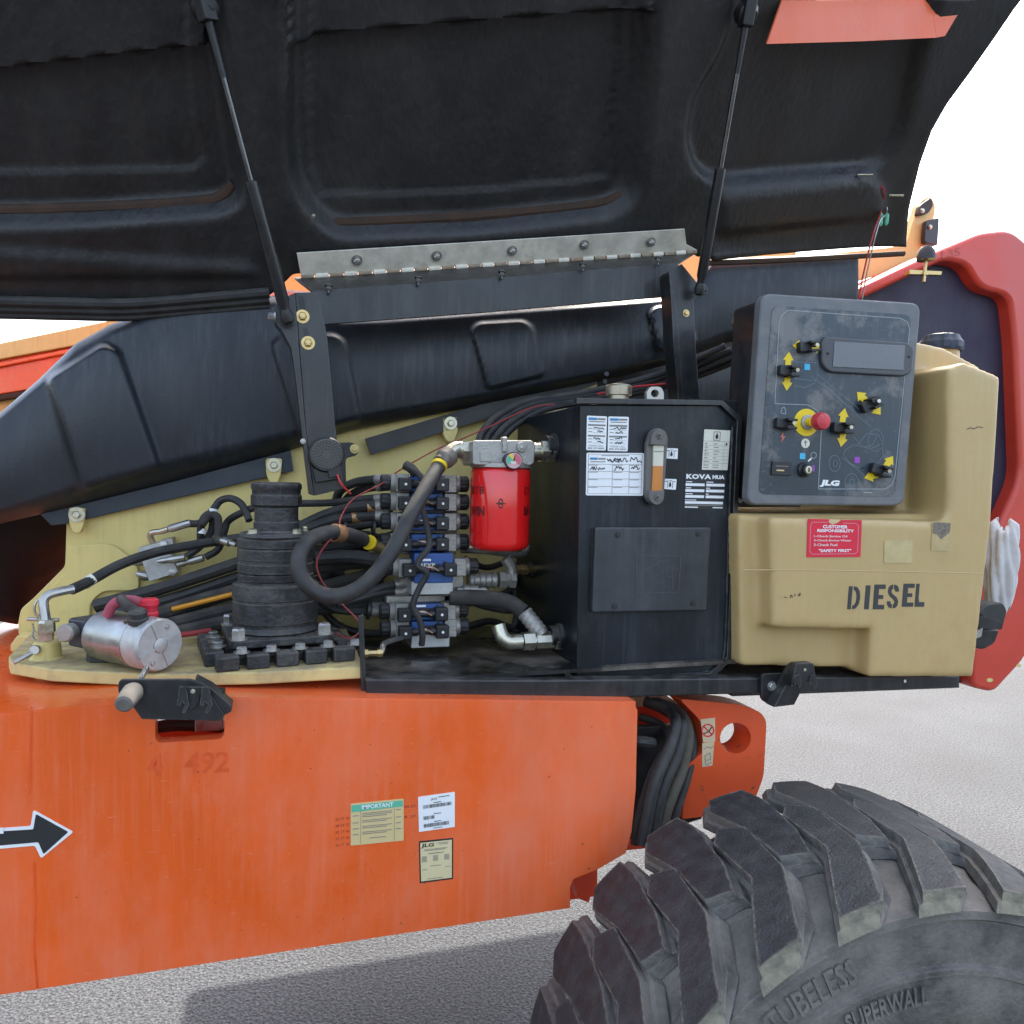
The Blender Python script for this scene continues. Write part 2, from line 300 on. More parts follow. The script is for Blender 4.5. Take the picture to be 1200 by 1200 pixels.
# --- lettering and print: flat pieces a fraction of a millimetre proud of what carries them
def text(s, fn, m, parent, name='lettering', bold=0., depth=0., spacing=1.):
    cu = bpy.data.curves.new('t', 'FONT'); cu.body = s; cu.offset = bold; cu.space_character = spacing; cu.resolution_u = 2
    ob = bpy.data.objects.new('t', cu); COL.objects.link(ob); dg = bpy.context.evaluated_depsgraph_get(); dg.update()
    me = bpy.data.meshes.new_from_object(ob.evaluated_get(dg)); bpy.data.objects.remove(ob)
    V = [v.co.copy() for v in me.vertices]; Fc = [tuple(p.vertices) for p in me.polygons]
    x0, x1 = min(v.x for v in V), max(v.x for v in V); y0, y1 = min(v.y for v in V), max(v.y for v in V)
    n = len(V); base = [((v.x - x0) / (x1 - x0), (v.y - y0) / max(1e-6, y1 - y0)) for v in V]
    W = [fn(u, v, 0) for u, v in base]
    if depth:
        cnt = {}
        for f in Fc:
            for a, b in zip(f, f[1:] + f[:1]): cnt[(a, b)] = 1
        W += [fn(u, v, depth) for u, v in base]
        F2 = [tuple(reversed(f)) for f in Fc] + [tuple(i + n for i in f) for f in Fc] + [(a, b, b + n, a + n) for (a, b) in cnt if (b, a) not in cnt]
        Fc = F2
    o = mk(name, W, Fc, m, parent, flip=False); return o
def quadmap(q, Y):       # q = px corners TL, TR, BR, BL
    tl, tr, br, bl = [Vector(c) for c in q]
    def f(u, v, d=0):
        p = bl * (1 - u) * (1 - v) + br * u * (1 - v) + tl * (1 - u) * v + tr * u * v; return at(p.x, p.y, Y - d)
    return f
def ptext(s, q, Y, m, parent, **k): return text(s, quadmap(q, Y), m, parent, **k)
def label_rect(x0, y0, x1, y1): return [(x0, y0), (x1, y0), (x1, y1), (x0, y1)]
def decal(name, q, Y, m, parent, r=2, t=.0008): return mk(name, *prism(rnd(q, r, 3), Y - t, t * .9), m, parent)
def lines(q, Y, rects, m, parent, name='print'):   # rects in 0..1 of the quad (u0, v0 from the top, u1, v1)
    f = quadmap(q, Y); V, Fc = [], []
    for (a, b, c, d) in rects:
        k = len(V); V += [f(a, 1 - b), f(c, 1 - b), f(c, 1 - d), f(a, 1 - d)]; Fc.append((k, k + 1, k + 2, k + 3))
    return mk(name, V, Fc, m, parent, flip=False)
def strokes(paths, Y, wpx, m, parent, name='print'):  # thin drawn lines, px polylines
    V, Fc = [], []
    for P in paths:
        for (x0, y0), (x1, y1) in zip(P, P[1:]):
            L = math.hypot(x1 - x0, y1 - y0) or 1; nx, ny = -(y1 - y0) / L * wpx / 2, (x1 - x0) / L * wpx / 2; k = len(V)
            V += [at(x0 + nx, y0 + ny, Y), at(x1 + nx, y1 + ny, Y), at(x1 - nx, y1 - ny, Y), at(x0 - nx, y0 - ny, Y)]; Fc.append((k, k + 1, k + 2, k + 3))
    return mk(name, V, Fc, m, parent, flip=False)
def sdf(x, y, P, r=0.):       # signed distance to a polygon (negative inside), numpy arrays
    P = np.array(P, float); d = np.full(x.shape, 1e9); s = np.ones(x.shape)
    for i in range(len(P)):
        a, b = P[i], P[i - 1]; e = b - a; wx, wy = x - a[0], y - a[1]
        t = np.clip((wx * e[0] + wy * e[1]) / (e @ e), 0, 1); bx, by = wx - e[0] * t, wy - e[1] * t
        d = np.minimum(d, bx * bx + by * by)
        c1 = y >= a[1]; c2 = y < b[1]; c3 = e[0] * wy > e[1] * wx
        fl = (c1 & c2 & c3) | (~c1 & ~c2 & ~c3); s = np.where(fl, -s, s)
    return s * np.sqrt(d)
def sstep(d, wd): t = np.clip(.5 - d / wd, 0, 1); return t * t * (3 - 2 * t)
#PART2
# ================================================================== ground
def asphalt():
    m = bpy.data.materials.new('asphalt'); m.use_nodes = True; n = m.node_tree.nodes; L = m.node_tree.links; b = n['Principled BSDF']
    tc = n.new('ShaderNodeTexCoord'); v = n.new('ShaderNodeTexVoronoi'); v.inputs['Scale'].default_value = 110; v.inputs['Randomness'].default_value = 1
    L.new(tc.outputs['Object'], v.inputs[0])
    nz = n.new('ShaderNodeTexNoise'); nz.inputs['Scale'].default_value = 92; nz.inputs['Detail'].default_value = 5; nz.inputs['Roughness'].default_value = .7; L.new(tc.outputs['Object'], nz.inputs[0])
    n2 = n.new('ShaderNodeTexNoise'); n2.inputs['Scale'].default_value = 1.3; n2.inputs['Detail'].default_value = 6; L.new(tc.outputs['Object'], n2.inputs[0])
    r = n.new('ShaderNodeValToRGB'); e = r.color_ramp.elements; e[0].position = .42; e[0].color = (.007, .007, .008, 1); e[1].position = .59; e[1].color = (.056, .062, .072, 1)
    L.new(nz.outputs[0], r.inputs[0])
    mx = n.new('ShaderNodeMix'); mx.data_type = 'RGBA'; mx.blend_type = 'MULTIPLY'; mx.inputs[0].default_value = .5
    r2 = n.new('ShaderNodeValToRGB'); r2.color_ramp.elements[0].position = .35; r2.color_ramp.elements[0].color = (.35, .35, .35, 1); r2.color_ramp.elements[1].position = .65
    L.new(n2.outputs[0], r2.inputs[0]); L.new(r.outputs[0], mx.inputs[6]); L.new(r2.outputs[0], mx.inputs[7]); L.new(mx.outputs[2], b.inputs['Base Color'])
    b.inputs['Roughness'].default_value = .85
    bp = n.new('ShaderNodeBump'); bp.inputs['Strength'].default_value = .8; bp.inputs['Distance'].default_value = .006
    ad = n.new('ShaderNodeMath'); ad.operation = 'ADD'; L.new(v.outputs['Distance'], ad.inputs[0]); L.new(nz.outputs[0], ad.inputs[1]); L.new(ad.outputs[0], bp.inputs['Height']); L.new(bp.outputs[0], b.inputs['Normal'])
    return m
GZ = -.016
g = mk('ground', [(-300, -60, GZ), (300, -60, GZ), (300, 400, GZ), (-300, 400, GZ)], [(0, 1, 2, 3)], asphalt(), flip=False); tag(g, None, None, kind='structure')

# ================================================================== chassis
YC = 1.42
topline = [(-260, 870), (0, 836), (130, 823), (270, 817), (430, 818), (745, 822)]
ch = thing('chassis', 'large faded orange steel chassis side below the open engine bay', 'chassis', at(350, 1110, YC))
front = [(-260, 872), (0, 838), (130, 825), (270, 819), (430, 820), (742, 824), (747, 832), (745, 925), (740, 975), (733, 1000), (700, 1019), (672, 1030), (668, 1040), (668, 1064), (0, 1166), (-260, 1212)]
hole = rnd([(182, 822), (263, 822), (263, 866), (182, 871)], 9)
mk('side_plate', *prism(front, YC, .03, [hole]), ORANGE, ch, bev=.003)
tl_ = [at(x, y, YC + .0005) for x, y in topline]
P = tl_ + [p + Vector((0, 1.1, 0)) for p in reversed(tl_)]
mk('top_plate', *extr(P, Vector((0, 0, -.012))), ORANGE, ch)
bl_ = [at(x, y - 4, YC + .03) for x, y in [(-260, 1212), (0, 1166), (668, 1064)]]
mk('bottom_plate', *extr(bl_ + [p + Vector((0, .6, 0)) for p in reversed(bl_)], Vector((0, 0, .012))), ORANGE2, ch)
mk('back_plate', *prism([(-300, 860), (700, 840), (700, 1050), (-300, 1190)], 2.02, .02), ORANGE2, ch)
# small stepped plate end behind the plate's lower right corner
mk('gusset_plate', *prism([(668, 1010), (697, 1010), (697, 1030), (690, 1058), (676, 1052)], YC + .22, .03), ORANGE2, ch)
mk('inner_valve', *pbox(228, 838, 262, 858, YC + .16, .1), STEEL, ch, bev=.004)
mk('inner_hose', *ptube([(150, 862, YC + .2), (200, 850, YC + .2), (270, 852, YC + .2)], .012), BLKRUB, ch)
# the old number, ghosted in the paint, under the opening
GHOST = mat('ghost_number', (.70, .085, .012), .45, var=.15, scale=40)
PATCH = mat('sun_faded_patch', (.74, .15, .045), .5, var=.12, scale=30)
ptext('4', [(174, 884), (190, 883), (190, 909), (172, 911)], YC - .0006, GHOST, ch, bold=.02)
ptext('492', [(217, 882), (270, 880), (268, 905), (215, 908)], YC - .0006, GHOST, ch, bold=.02)
RUN = mat('paint_run', (.74, .082, .009), .4, var=.15, scale=30)
strokes([[(37, 828), (36, 880), (35, 930)], [(40, 1010), (42, 1060), (40, 1110), (44, 1158)]], YC - .0005, 2.4, RUN, ch, 'run_mark')
CHIP = mat('paint_chip', (.10, .05, .035), .7, var=.4, scale=60)
Vv, Ff = [], []
for k in range(46):
    x, y = random.uniform(5, 735), random.uniform(845, 1100); r_ = random.choice((.35, .5, .6, .9)); pv = cat((Vv, Ff), ([at(x + r_ * math.cos(a) * random.uniform(.6, 1.6), y + r_ * math.sin(a) * random.uniform(.6, 1.4), YC - .0004) for a in np.linspace(0, 5.4, 6)], [(0, 1, 2, 3, 4, 5)])); Vv, Ff = pv
mk('paint_chips', Vv, Ff, CHIP, ch, flip=False)['kind'] = 'stuff'
# arrow decal
ar = thing('arrow_decal', 'black right-pointing arrow sticker with chipped white edge on the orange chassis', 'arrow', at(10, 980, YC))
A = [(-60, 975), (36, 968), (39, 949), (86, 975), (48, 1006), (41, 991), (-60, 1000)]
mk('white_border', *prism(rnd(A, 3), YC - .0010, .0009), WHITE, ar)
A2 = [(-60, 978), (39, 972), (42, 954), (80, 975), (51, 1001), (45, 987), (-60, 996)]
mk('black_arrow', *prism(rnd(A2, 2), YC - .0016, .0005), INK, ar)
mk('border_chip', *prism([(-1, 970), (4, 970), (4, 977), (-1, 977)], YC - .0024, .0005), WHITE, ar)
# service stickers
q = [(411, 942), (473, 936), (473, 985), (411, 991)]
st = decal('instruction_sticker', q, YC, TAN, None, 1); tag(st, 'yellowed instruction sticker headed IMPORTANT in green on the orange chassis', 'sticker')
mk('green_header', *prism([(412, 944), (472, 938), (472, 945), (412, 952)], YC - .0014, .0005), GREEN, st)
ptext('IMPORTANT', [(424, 943.5), (461, 940), (461, 945), (424, 948.5)], YC - .0019, WHITE, st, bold=.02)
R = [(.185, .2, .192, .98), (.82, .2, .827, .98)]
for k, (n_, v0) in enumerate([(3, .25), (2, .42), (2, .56), (2, .70)]):
    for i in range(n_): R.append((.22, v0 + i * .04, .78 - .1 * (i == n_ - 1), v0 + i * .04 + .018))
    R.append((.04, v0 + .04, .15, v0 + .06)); R.append((.85, v0 - .01, .95, v0 + .01))
R.append((.35, .85, .66, .87)); lines(q, YC - .0014, R, INK2, st)
for k in range(5): ptext(random.choice(['22 17 16', '42 16 50', '28 24 12']), [(393, 959 + k * 7.6), (409, 957 + k * 7.6), (409, 960 + k * 7.6), (393, 962 + k * 7.6)], YC - .0006, mat('stamp_ink', (.2, .03, .015), .6), ch)
ptext('04 27', [(474, 944), (487, 943), (487, 946), (474, 947)], YC - .0006, MAT['stamp_ink'], ch); ptext('8  27', [(474, 956), (487, 955), (487, 958), (474, 959)], YC - .0006, MAT['stamp_ink'], ch)
q = [(490, 934), (533, 928), (533, 969), (491, 975)]
st = decal('barcode_sticker', q, YC, WHITE, None, 1); tag(st, 'white sticker with three rows of bar codes on the orange chassis', 'sticker')
ptext('JLG', [(505, 935.5), (512, 934.5), (512, 937.5), (505, 938.5)], YC - .0014, INK, st, bold=.02)
R = [(.55, .07, .85, .09)]
for v0, u1 in ((.26, .9), (.58, .42), (.80, .82)):
    u = .14
    while u < u1:
        wd = random.choice((.008, .014, .022)); R.append((u, v0, u + wd, v0 + .1)); u += wd + random.choice((.01, .016))
    R.append((.42, v0 - .05, .62, v0 - .03))
R.append((.4, .94, .65, .955)); lines(q, YC - .0014, R, INK, st)
q = [(491, 986), (531, 982), (531, 1030), (492, 1035)]
st = decal('patent_sticker', q, YC, INK, None, 1); tag(st, 'yellowed sticker with black border and three text blocks below the bar code sticker', 'sticker')
q = [(492.5, 988), (529.5, 984), (529.5, 1028.5), (493.5, 1033)]
mk('paper_face', *prism(q, YC - .0014, .0005), OFFW if 0 else mat('cream_decal', (.66, .55, .30), .5, var=.05), st)
ptext('JLG', [(494, 989), (509, 987.5), (508, 993), (493.5, 994.5)], YC - .0019, INK, st, bold=.03)
R = [(.55, .04, .9, .055), (.6, .075, .88, .09), (.12, .18, .86, .195), (.12, .21, .8, .225), (.25, .29, .75, .31), (.3, .62, .65, .635), (.04, .70, .2, .715), (.8, .68, .95, .695), (.2, .95, .7, .965)]
for u0 in (.04, .4, .76):
    for k in range(8): R.append((u0, .36 + k * .019, u0 + .16, .37 + k * .019))
lines(q, YC - .0019, R, INK2, st)

# ================================================================== axle lug plate, guard and hoses behind the wheel
YA = 1.52
lg = thing('lifting_lug', 'orange lifting lug plate with a round hole beside the tyre', 'lug plate', at(860, 930, YA))
out = rnd([(796, 819), (872, 826), (899, 838), (895, 910), (880, 950), (800, 960), (802, 900), (826, 880), (822, 845)], [6, 22, 24, 8, 0, 0, 0, 6, 10])
mk('plate', *prism(out, YA, .07, [circ(862, 865, 18, 26)]), mat('orange_lug_paint', (.70, .085, .02), .45, var=.08, scale=6, wear=(32, .60, .68, .9), wearcol=(.08, .05, .035)), lg, bev=.003)
q = [(821, 843), (838, 841), (838, 869), (824, 870)]
mk('warning_sticker', *prism(q, YA - .001, .0009), mat('sticker_tan', (.60, .46, .28), .5, var=.1), lg)
ring = [(829.5 + 7 * math.cos(a), 856 + 7 * math.sin(a)) for a in np.linspace(0, 6.2832, 22)]
strokes([ring, [(824.5, 851), (834.5, 861)]], YA - .0016, 1.5, REDDEC, lg, 'no_smoking_symbol')
strokes([[(825, 860), (831, 857), (834, 852)]], YA - .0018, 1.3, INK, lg, 'cigarette_symbol')
mk('second_sticker', *prism([(823, 871), (837, 869), (835, 897), (823, 899)], YA - .001, .0009), MAT['sticker_tan'], lg)
strokes([[(825, 878), (829, 875), (833, 877), (836, 874)], [(827, 895), (826, 886), (832, 882), (833, 890), (828, 891)], [(827, 897), (834, 893)]], YA - .0016, .9, INK2, lg)
gd = mk('hose_guard', *prism([(748, 852), (790, 850), (824, 872), (823, 960), (740, 985), (742, 900)], 1.57, .02), BLKPL, None, bev=.003); tag(gd, 'black guard plate behind the hoses between chassis and tyre', 'guard')
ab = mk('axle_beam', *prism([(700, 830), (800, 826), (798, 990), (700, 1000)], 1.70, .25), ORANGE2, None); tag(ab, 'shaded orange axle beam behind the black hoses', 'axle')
for i, (pts, r) in enumerate([([(757, 822, 1.6), (780, 832, 1.55), (792, 845, 1.5), (785, 875, 1.47), (767, 920, 1.45), (752, 990, 1.44)], .0125),
                 ([(765, 823, 1.6), (790, 833, 1.55), (800, 850, 1.5), (793, 885, 1.48), (775, 930, 1.46), (762, 990, 1.45)], .0125),
                 ([(770, 822, 1.6), (797, 835, 1.56), (807, 860, 1.53), (800, 900, 1.5), (783, 945, 1.47), (770, 990, 1.46)], .012),
                 ([(780, 826, 1.6), (805, 845, 1.56), (813, 875, 1.54), (806, 910, 1.52), (795, 945, 1.5), (783, 985, 1.48)], .009),
                 ([(750, 840, 1.62), (775, 850, 1.58), (783, 870, 1.53), (765, 905, 1.5), (748, 960, 1.48), (744, 990, 1.47)], .009)]):
    h = mk('hydraulic_hose', *ptube(pts, r, seg=12), BLKRUB if i != 2 else mat('dusty_rubber', (.06, .052, .034), .7, var=.3, scale=20, dust=.5)); tag(h, ['leftmost of the three thick hoses curving down behind the tyre', 'middle thick black hose curving down behind the tyre', 'dusty brownish hose beside the black ones behind the tyre', 'thin black hose nearest the lifting lug behind the tyre', 'thin black hose hugging the chassis edge above the tyre'][i], 'hose', 'hoses beside the tyre')
h = mk('hose_stub', *ptube([(742, 870, 1.5), (752, 869, 1.49), (765, 871, 1.5)], .012), BLKRUB); tag(h, 'short black rubber stub at the right edge of the chassis plate', 'rubber stub')

# ================================================================== wheel
PSI = .106; WC = Vector((.946, .905, .529)); WA = Vector((math.sin(PSI), math.cos(PSI), 0)); WE = Vector((math.cos(PSI), -math.sin(PSI), 0)); WZ = Vector((0, 0, 1))
def wh(th, w_, r): return WC + WA * w_ + (WE * math.cos(th) + WZ * math.sin(th)) * r
ty = thing('tyre', 'big black off-road tyre with chunky worn lugs in front of the chassis', 'tyre', (WC.x, WC.y + .17, GZ))
prof = [(.02, .28), (-.018, .31), (-.030, .345), (-.028, .398), (-.035, .402), (-.035, .411), (-.027, .414), (-.028, .445), (-.026, .480), (-.035, .486), (-.034, .4985), (-.016, .502), (.0, .504), (.02, .506), (.06, .503), (.12, .510), (.17, .511), (.22, .510), (.28, .503), (.335, .487), (.36, .470), (.37, .42), (.36, .34), (.32, .28)]
mk('carcass', *lathe(WC, WA, prof, 120, e=(WA, WE, WZ)), TYRE, ty, ang=50)
def lugmesh(poly):
    pts = []
    for (a, b), (c, d) in zip(poly, poly[1:] + poly[:1]):
        for k in range(3): t = k / 3; pts.append((a + (c - a) * t, b + (d - b) * t))
    ca, cb = sum(p[0] for p in pts) / len(pts), sum(p[1] for p in pts) / len(pts)
    def R_(w_): x = max(0, abs(w_ - .17) - .08); return .543 - .55 * x * x
    def Rc(w_): x = max(0, abs(w_ - .17) - .02); return .5125 - .16 * x * x
    rings = [[], [], [], []]
    for a, b in pts:
        sa, sb = (1 if a > ca else -1), (1 if b > cb else -1)
        for k, (da, db, f) in enumerate(((0, 0, 0), (.35, .003, .5), (1.15, .010 if b > cb else -.004, .56), (1.9, .016 if b > cb else -.012, 1.))):
            a2, b2 = a + sa * da, b + (db if b > cb else (db if db < 0 else -db)); th = math.radians(a2)
            r_ = R_(b) * (1 - f) + (Rc(b2) - .002) * f; rings[k].append(Vector((math.cos(th) * r_, math.sin(th) * r_, b2)))
    n = len(pts); V = sum(rings, []); tr = [tuple(t) for t in tessellate_polygon([[Vector((p[0], p[1] * 100, 0)) for p in pts]])]
    Fc = list(tr); mi = [0] * len(tr)
    for k in range(3):
        for i in range(n):
            Fc.append((k * n + i, k * n + (i + 1) % n, (k + 1) * n + (i + 1) % n, (k + 1) * n + i)); mi.append(2 if (pts[i][1] < -.03 and pts[(i + 1) % n][1] < -.03) else 1)
    V = [WE * v.x + WZ * v.y + WA * v.z for v in V]
    me = bpy.data.meshes.new('lug'); me.from_pydata(V, [], Fc); bm = bmesh.new(); bm.from_mesh(me); bmesh.ops.recalc_face_normals(bm, faces=bm.faces); bm.to_mesh(me); bm.free()
    for m_ in (TREAD, TYRE, MUD): me.materials.append(m_)
    me.polygons.foreach_set('material_index', mi); return me
NEAR = lugmesh([(p[0] - 112, p[1]) for p in [(113.4, .268), (108.9, .240), (109.4, .105), (115.8, -.034), (123.8, -.036), (115.2, .112), (115.8, .235)]])
FAR = lugmesh([(p[0] - 112, p[1]) for p in [(109.0, .378), (101.6, .374), (100.5, .30), (101.2, .184), (103.4, .108), (108.1, .128), (108.7, .229), (111.4, .330)]])
for k in range(24):
    for me in (NEAR, FAR):
        o = bpy.data.objects.new('lug', me); COL.objects.link(o); o.parent = ty
        ang = math.radians(112 + 15 * k + random.uniform(-.5, .5))
        M = Matrix.Rotation(-ang, 4, WA); o.matrix_local = Matrix.Translation(WC - WL[ty.name]) @ M
        b = o.modifiers.new('bevel', 'BEVEL'); b.width = .0035; b.segments = 2; b.limit_method = 'ANGLE'; b.angle_limit = math.radians(35)
RIMM = mat('rim_paint', (.6, .58, .5), .5)
mk('rim', *lathe(WC, WA, [(.02, .10), (.03, .2), (.05, .26), (.0, .29), (-.01, .305), (.03, .30), (.3, .29), (.33, .1)], 48, e=(WA, WE, WZ)), RIMM, ty)
def arc_text(s, th0, th1, r0_, r1_, w_, m_):
    def f(u, v, d=0): a = math.radians(th0 + (th1 - th0) * u); return wh(a, w_ - d, r0_ + (r1_ - r0_) * v)
    return text(s, f, m_, ty, bold=.015, depth=.0035)
def whinv(px, py, w_):
    p = onplane(px, py, WC + WA * w_, WA) - WC; x, z = p.dot(WE), p.z; return math.degrees(math.atan2(z, x)), math.hypot(x, z)
arc_text('TUBELESS', 127.5, 108, .424, .464, -.0275, TYRE)
arc_text('SUPERWALL', 113.5, 92.5, .360, .389, -.030, TYRE)

# ================================================================== turntable deck (cream)
zt = at(250, 787, 1.50).z
bp_ = thing('base_plate', 'cream turntable base plate under the motor and the ribbed swing drive', 'base plate', atz(200, 780, zt - .03))
L0 = [(12, 776), (60, 784), (180, 790), (300, 787.5), (427, 781)]
fl = [atz(x, y, zt) for x, y in L0]
poly = fl + [Vector((fl[-1].x, 1.985, zt)), Vector((fl[0].x - .05, 1.985, zt)), Vector((fl[0].x - .02, fl[0].y + .06, zt))]
mk('slab', *extr(poly, Vector((0, 0, -.024))), CREAMDUST, bp_, bev=.004)
p = atz(48, 794, zt - .024); mk('foot_pin', *cyl(p + Vector((0, .05, 0)), p + Vector((0, .05, -.05)), .022), CREAM, bp_)
YU = 1.98
up = thing('side_plate', 'cream upright turntable side plate behind the hoses and motor', 'plate', at(300, 740, YU))
out = [(78, 606), (200, 566), (340, 526), (408, 492), (640, 430), (700, 412), (700, 800), (24, 800), (21, 730), (24, 714), (38, 702), (76, 664)]
mk('web', *prism(rnd(out, [0, 0, 0, 0, 0, 0, 0, 0, 0, 5, 5, 5]), YU, .03), CREAM, up, bev=.003)
mk('doubler', *prism(rnd([(78, 640), (130, 636), (163, 662), (163, 692), (120, 693), (106, 706), (104, 760), (60, 770), (40, 740), (42, 706), (76, 672)], [3, 14, 14, 8, 8, 8, 3, 3, 6, 6, 4]), YU - .014, .012), CREAM, up, bev=.003)
mk('lower_rib', *prism([(20, 745), (130, 748), (130, 762), (12, 764), (12, 756)], YU - .06, .05), CREAM, up, bev=.003)
for x, y in ((90, 603), (321, 545), (528, 496)):
    mk('tab', *prism(rnd([(x - 10, y - 8), (x + 10, y - 8), (x + 8, y + 12), (x + 4, y + 22), (x - 4, y + 22), (x - 9, y + 12)], 4), YU - .035, .02), CREAM, up, bev=.002)
    bolt(at(x, y, YU - .036), r=.009, h=.008, parent=up, m=ZINC, washer=1.9)
# lock pin with its ring
zp = zt
pc = atz(55, 771, zt)
lp = thing('lock_pin', 'steel locking pin with wire ring standing in a cream collar', 'lock pin', pc)
mk('collar', *lathe(pc, (0, 0, 1), [(0, .031), (.004, .026), (.03, .0235), (.033, .019)], 24), CREAM, lp)
mk('pin', *lathe(pc + Vector((-.006, 0, .03)), (0, 0, 1), [(0, .0095), (.042, .0095), (.044, .0125), (.049, .0125), (.052, .008), (.056, .008)], 20), ZINC, lp)
q0 = pc + Vector((-.008, -.005, .099))
mk('pull_ring', *tube([q0 + Vector((math.sin(a) * .0105, math.sin(a) * .004, math.cos(a) * .0175)) for a in np.linspace(0, 6.2832, 20)], .0021, seg=8, sub=2), STEEL, lp)
mk('cross_bar', *cyl(pc + Vector((-.032, -.004, .078)), pc + Vector((.022, -.004, .074)), .0038), STEEL, lp)
mk('chain', *tube([pc + Vector((-.022, -.01, .07)), pc + Vector((-.019, -.012, .058)), pc + Vector((-.021, -.012, .048)), pc + Vector((-.016, -.014, .038))], lambda t: .0017 + .0010 * math.sin(t * 60), seg=6, sub=12), STEEL, lp)
mk('lever', *cyl(pc + Vector((-.042, -.05, .004)), pc + Vector((-.016, -.032, .018)), .0042), STEEL, lp)
mk('lever_knob', *lathe(pc + Vector((-.012, -.026, .022)), (0, -1, .15), [(0, .009), (.006, .0095), (.009, .008)], 16), STEEL, lp)

# ================================================================== black tray and front beam
zt2 = at(500, 797, 1.46).z
tr = thing('deck_tray', 'oily black steel deck tray carrying the tanks, with a front lip', 'tray', at(640, 822, 1.46))
xa, xb = at(428, 810, 1.46).x, at(1125, 800, 1.46).x
mk('floor', *box(((xa + at(870, 790, 1.46).x) / 2, 1.73, zt2 - .004), (at(870, 790, 1.46).x - xa, .5, .008)), FLOORBLK, tr)
mk('lip', *prism([(428, 796), (640, 797), (1124, 792), (1124, 806), (640, 820), (430, 824)], 1.455, .05), BLKPAINT, tr, bev=.004)
mk('end_tab', *prism([(420, 722), (426, 720), (430, 824), (424, 822)], 1.47, .012), BLKPAINT, tr, bev=.002)
mk('back_beam', *prism([(858, 794), (1124, 792), (1124, 806), (858, 816)], 1.52, .5), BLKPAINT, tr)
bolt(at(1060, 798, 1.454), r=.004, h=.002, parent=tr, m=WHITE, washer=0)
hm = mk('spill_stain', *prism(rnd([(600, 770), (630, 764), (648, 775), (640, 790), (610, 788)], 8), 1.6, .004), FLOORBLK, tr) if 0 else None
ef = thing('tray_fitting', 'small brass elbow fitting with thin tube at the left end of the tray', 'fitting', at(432, 768, 1.55))
mk('brass_nut', *lathe(at(424, 766, 1.5), (1, 0, 0), [(0, .009), (.012, .009), (.012, .006), (.03, .006), (.03, .008), (.04, .008)], 6), BRASS, ef)
mk('elbow', *ptube([(438, 766, 1.505), (447, 764, 1.51), (449, 756, 1.53), (455, 752, 1.56), (470, 748, 1.62)], .0055), STEEL, ef)

# ================================================================== latch brackets
lb = thing('latch_bracket', 'black latch bracket with grey rubber bumper over the chassis opening', 'bracket', at(200, 842, 1.36))
YL = 1.36
mk('plate', *prism(rnd([(139, 796), (228, 796), (243, 808), (264, 838), (258, 845), (166, 843), (150, 820), (138, 812)], [6, 8, 8, 5, 2, 2, 2, 4]), YL, .006), BLKPAINT, lb, bev=.0015)
mk('side_return', *prism([(228, 796), (243, 808), (264, 838), (271, 834), (272, 828), (247, 806)], YL - .0003, .04), BLKPAINT, lb, bev=.0015)
mk('rear_block', *pbox(250, 811, 263, 840, YL + .03, .03), BLKPL, lb)
for dx in (0, 27): mk('catch_hook', *prism([(210 + dx, 805), (218 + dx, 805), (222 + dx, 826), (216 + dx, 836), (213 + dx, 835), (217 + dx, 826), (213 + dx, 822), (211 + dx, 828), (207 + dx, 826)], YL - .02, .004), BLKPAINT, lb)
mk('catch_plate', *prism([(210, 805), (238, 805), (232, 824), (224, 832), (216, 820)], YL - .012, .01), BLKPAINT, lb, bev=.001)
bolt(at(226, 810, YL - .013), r=.003, h=.002, parent=lb, washer=1.3)
c0 = at(158, 808, YL)
mk('rubber_bumper', *lathe(c0, at(146, 824, YL - .045) - c0, [(0, .013), (.01, .0165), (.03, .0155), (.05, .0135), (.053, .010)], 24), mat('grey_rubber', (.12, .11, .095), .8, var=.25, scale=40, dust=.4), lb)
mk('threaded_stud', *cyl(c0, at(172, 783, YL + .06), .0045), STEEL, lb)
lb2 = thing('catch_bracket', 'small black double-hook catch bolted to the beam under the fuel tank', 'bracket', at(925, 828, 1.40))
YK = 1.445
mk('plate', *prism(rnd([(893, 790), (920, 789), (915, 815), (907, 829), (892, 820)], [6, 3, 3, 3, 6]), YK, .008), BLKPAINT, lb2, bev=.001)
bolt(at(904, 804, YK), r=.0095, h=.006, parent=lb2, m=STEEL, washer=1.15)
mk('bent_arm', *prism([(907, 829), (931, 826), (938, 812), (944, 803), (934, 780), (930, 786)], YK - .03, .03), BLKPAINT, lb2, bev=.0015)
mk('catch_cover', *prism(rnd([(933, 778), (953, 777), (957, 797), (950, 795), (945, 802), (938, 800), (927, 806)], 2), YK - .055, .022), BLKPAINT, lb2, bev=.001)
for x in (934, 952): mk('catch_hook', *prism([(x - 2, 792), (x + 3, 790), (x + 6, 803), (x + 3, 808), (x, 800), (x - 2, 803), (x - 4, 800)], YK - .059, .004), BLKPAINT, lb2)
bolt(at(943, 785, YK - .056), r=.003, h=.002, parent=lb2, washer=1.2)

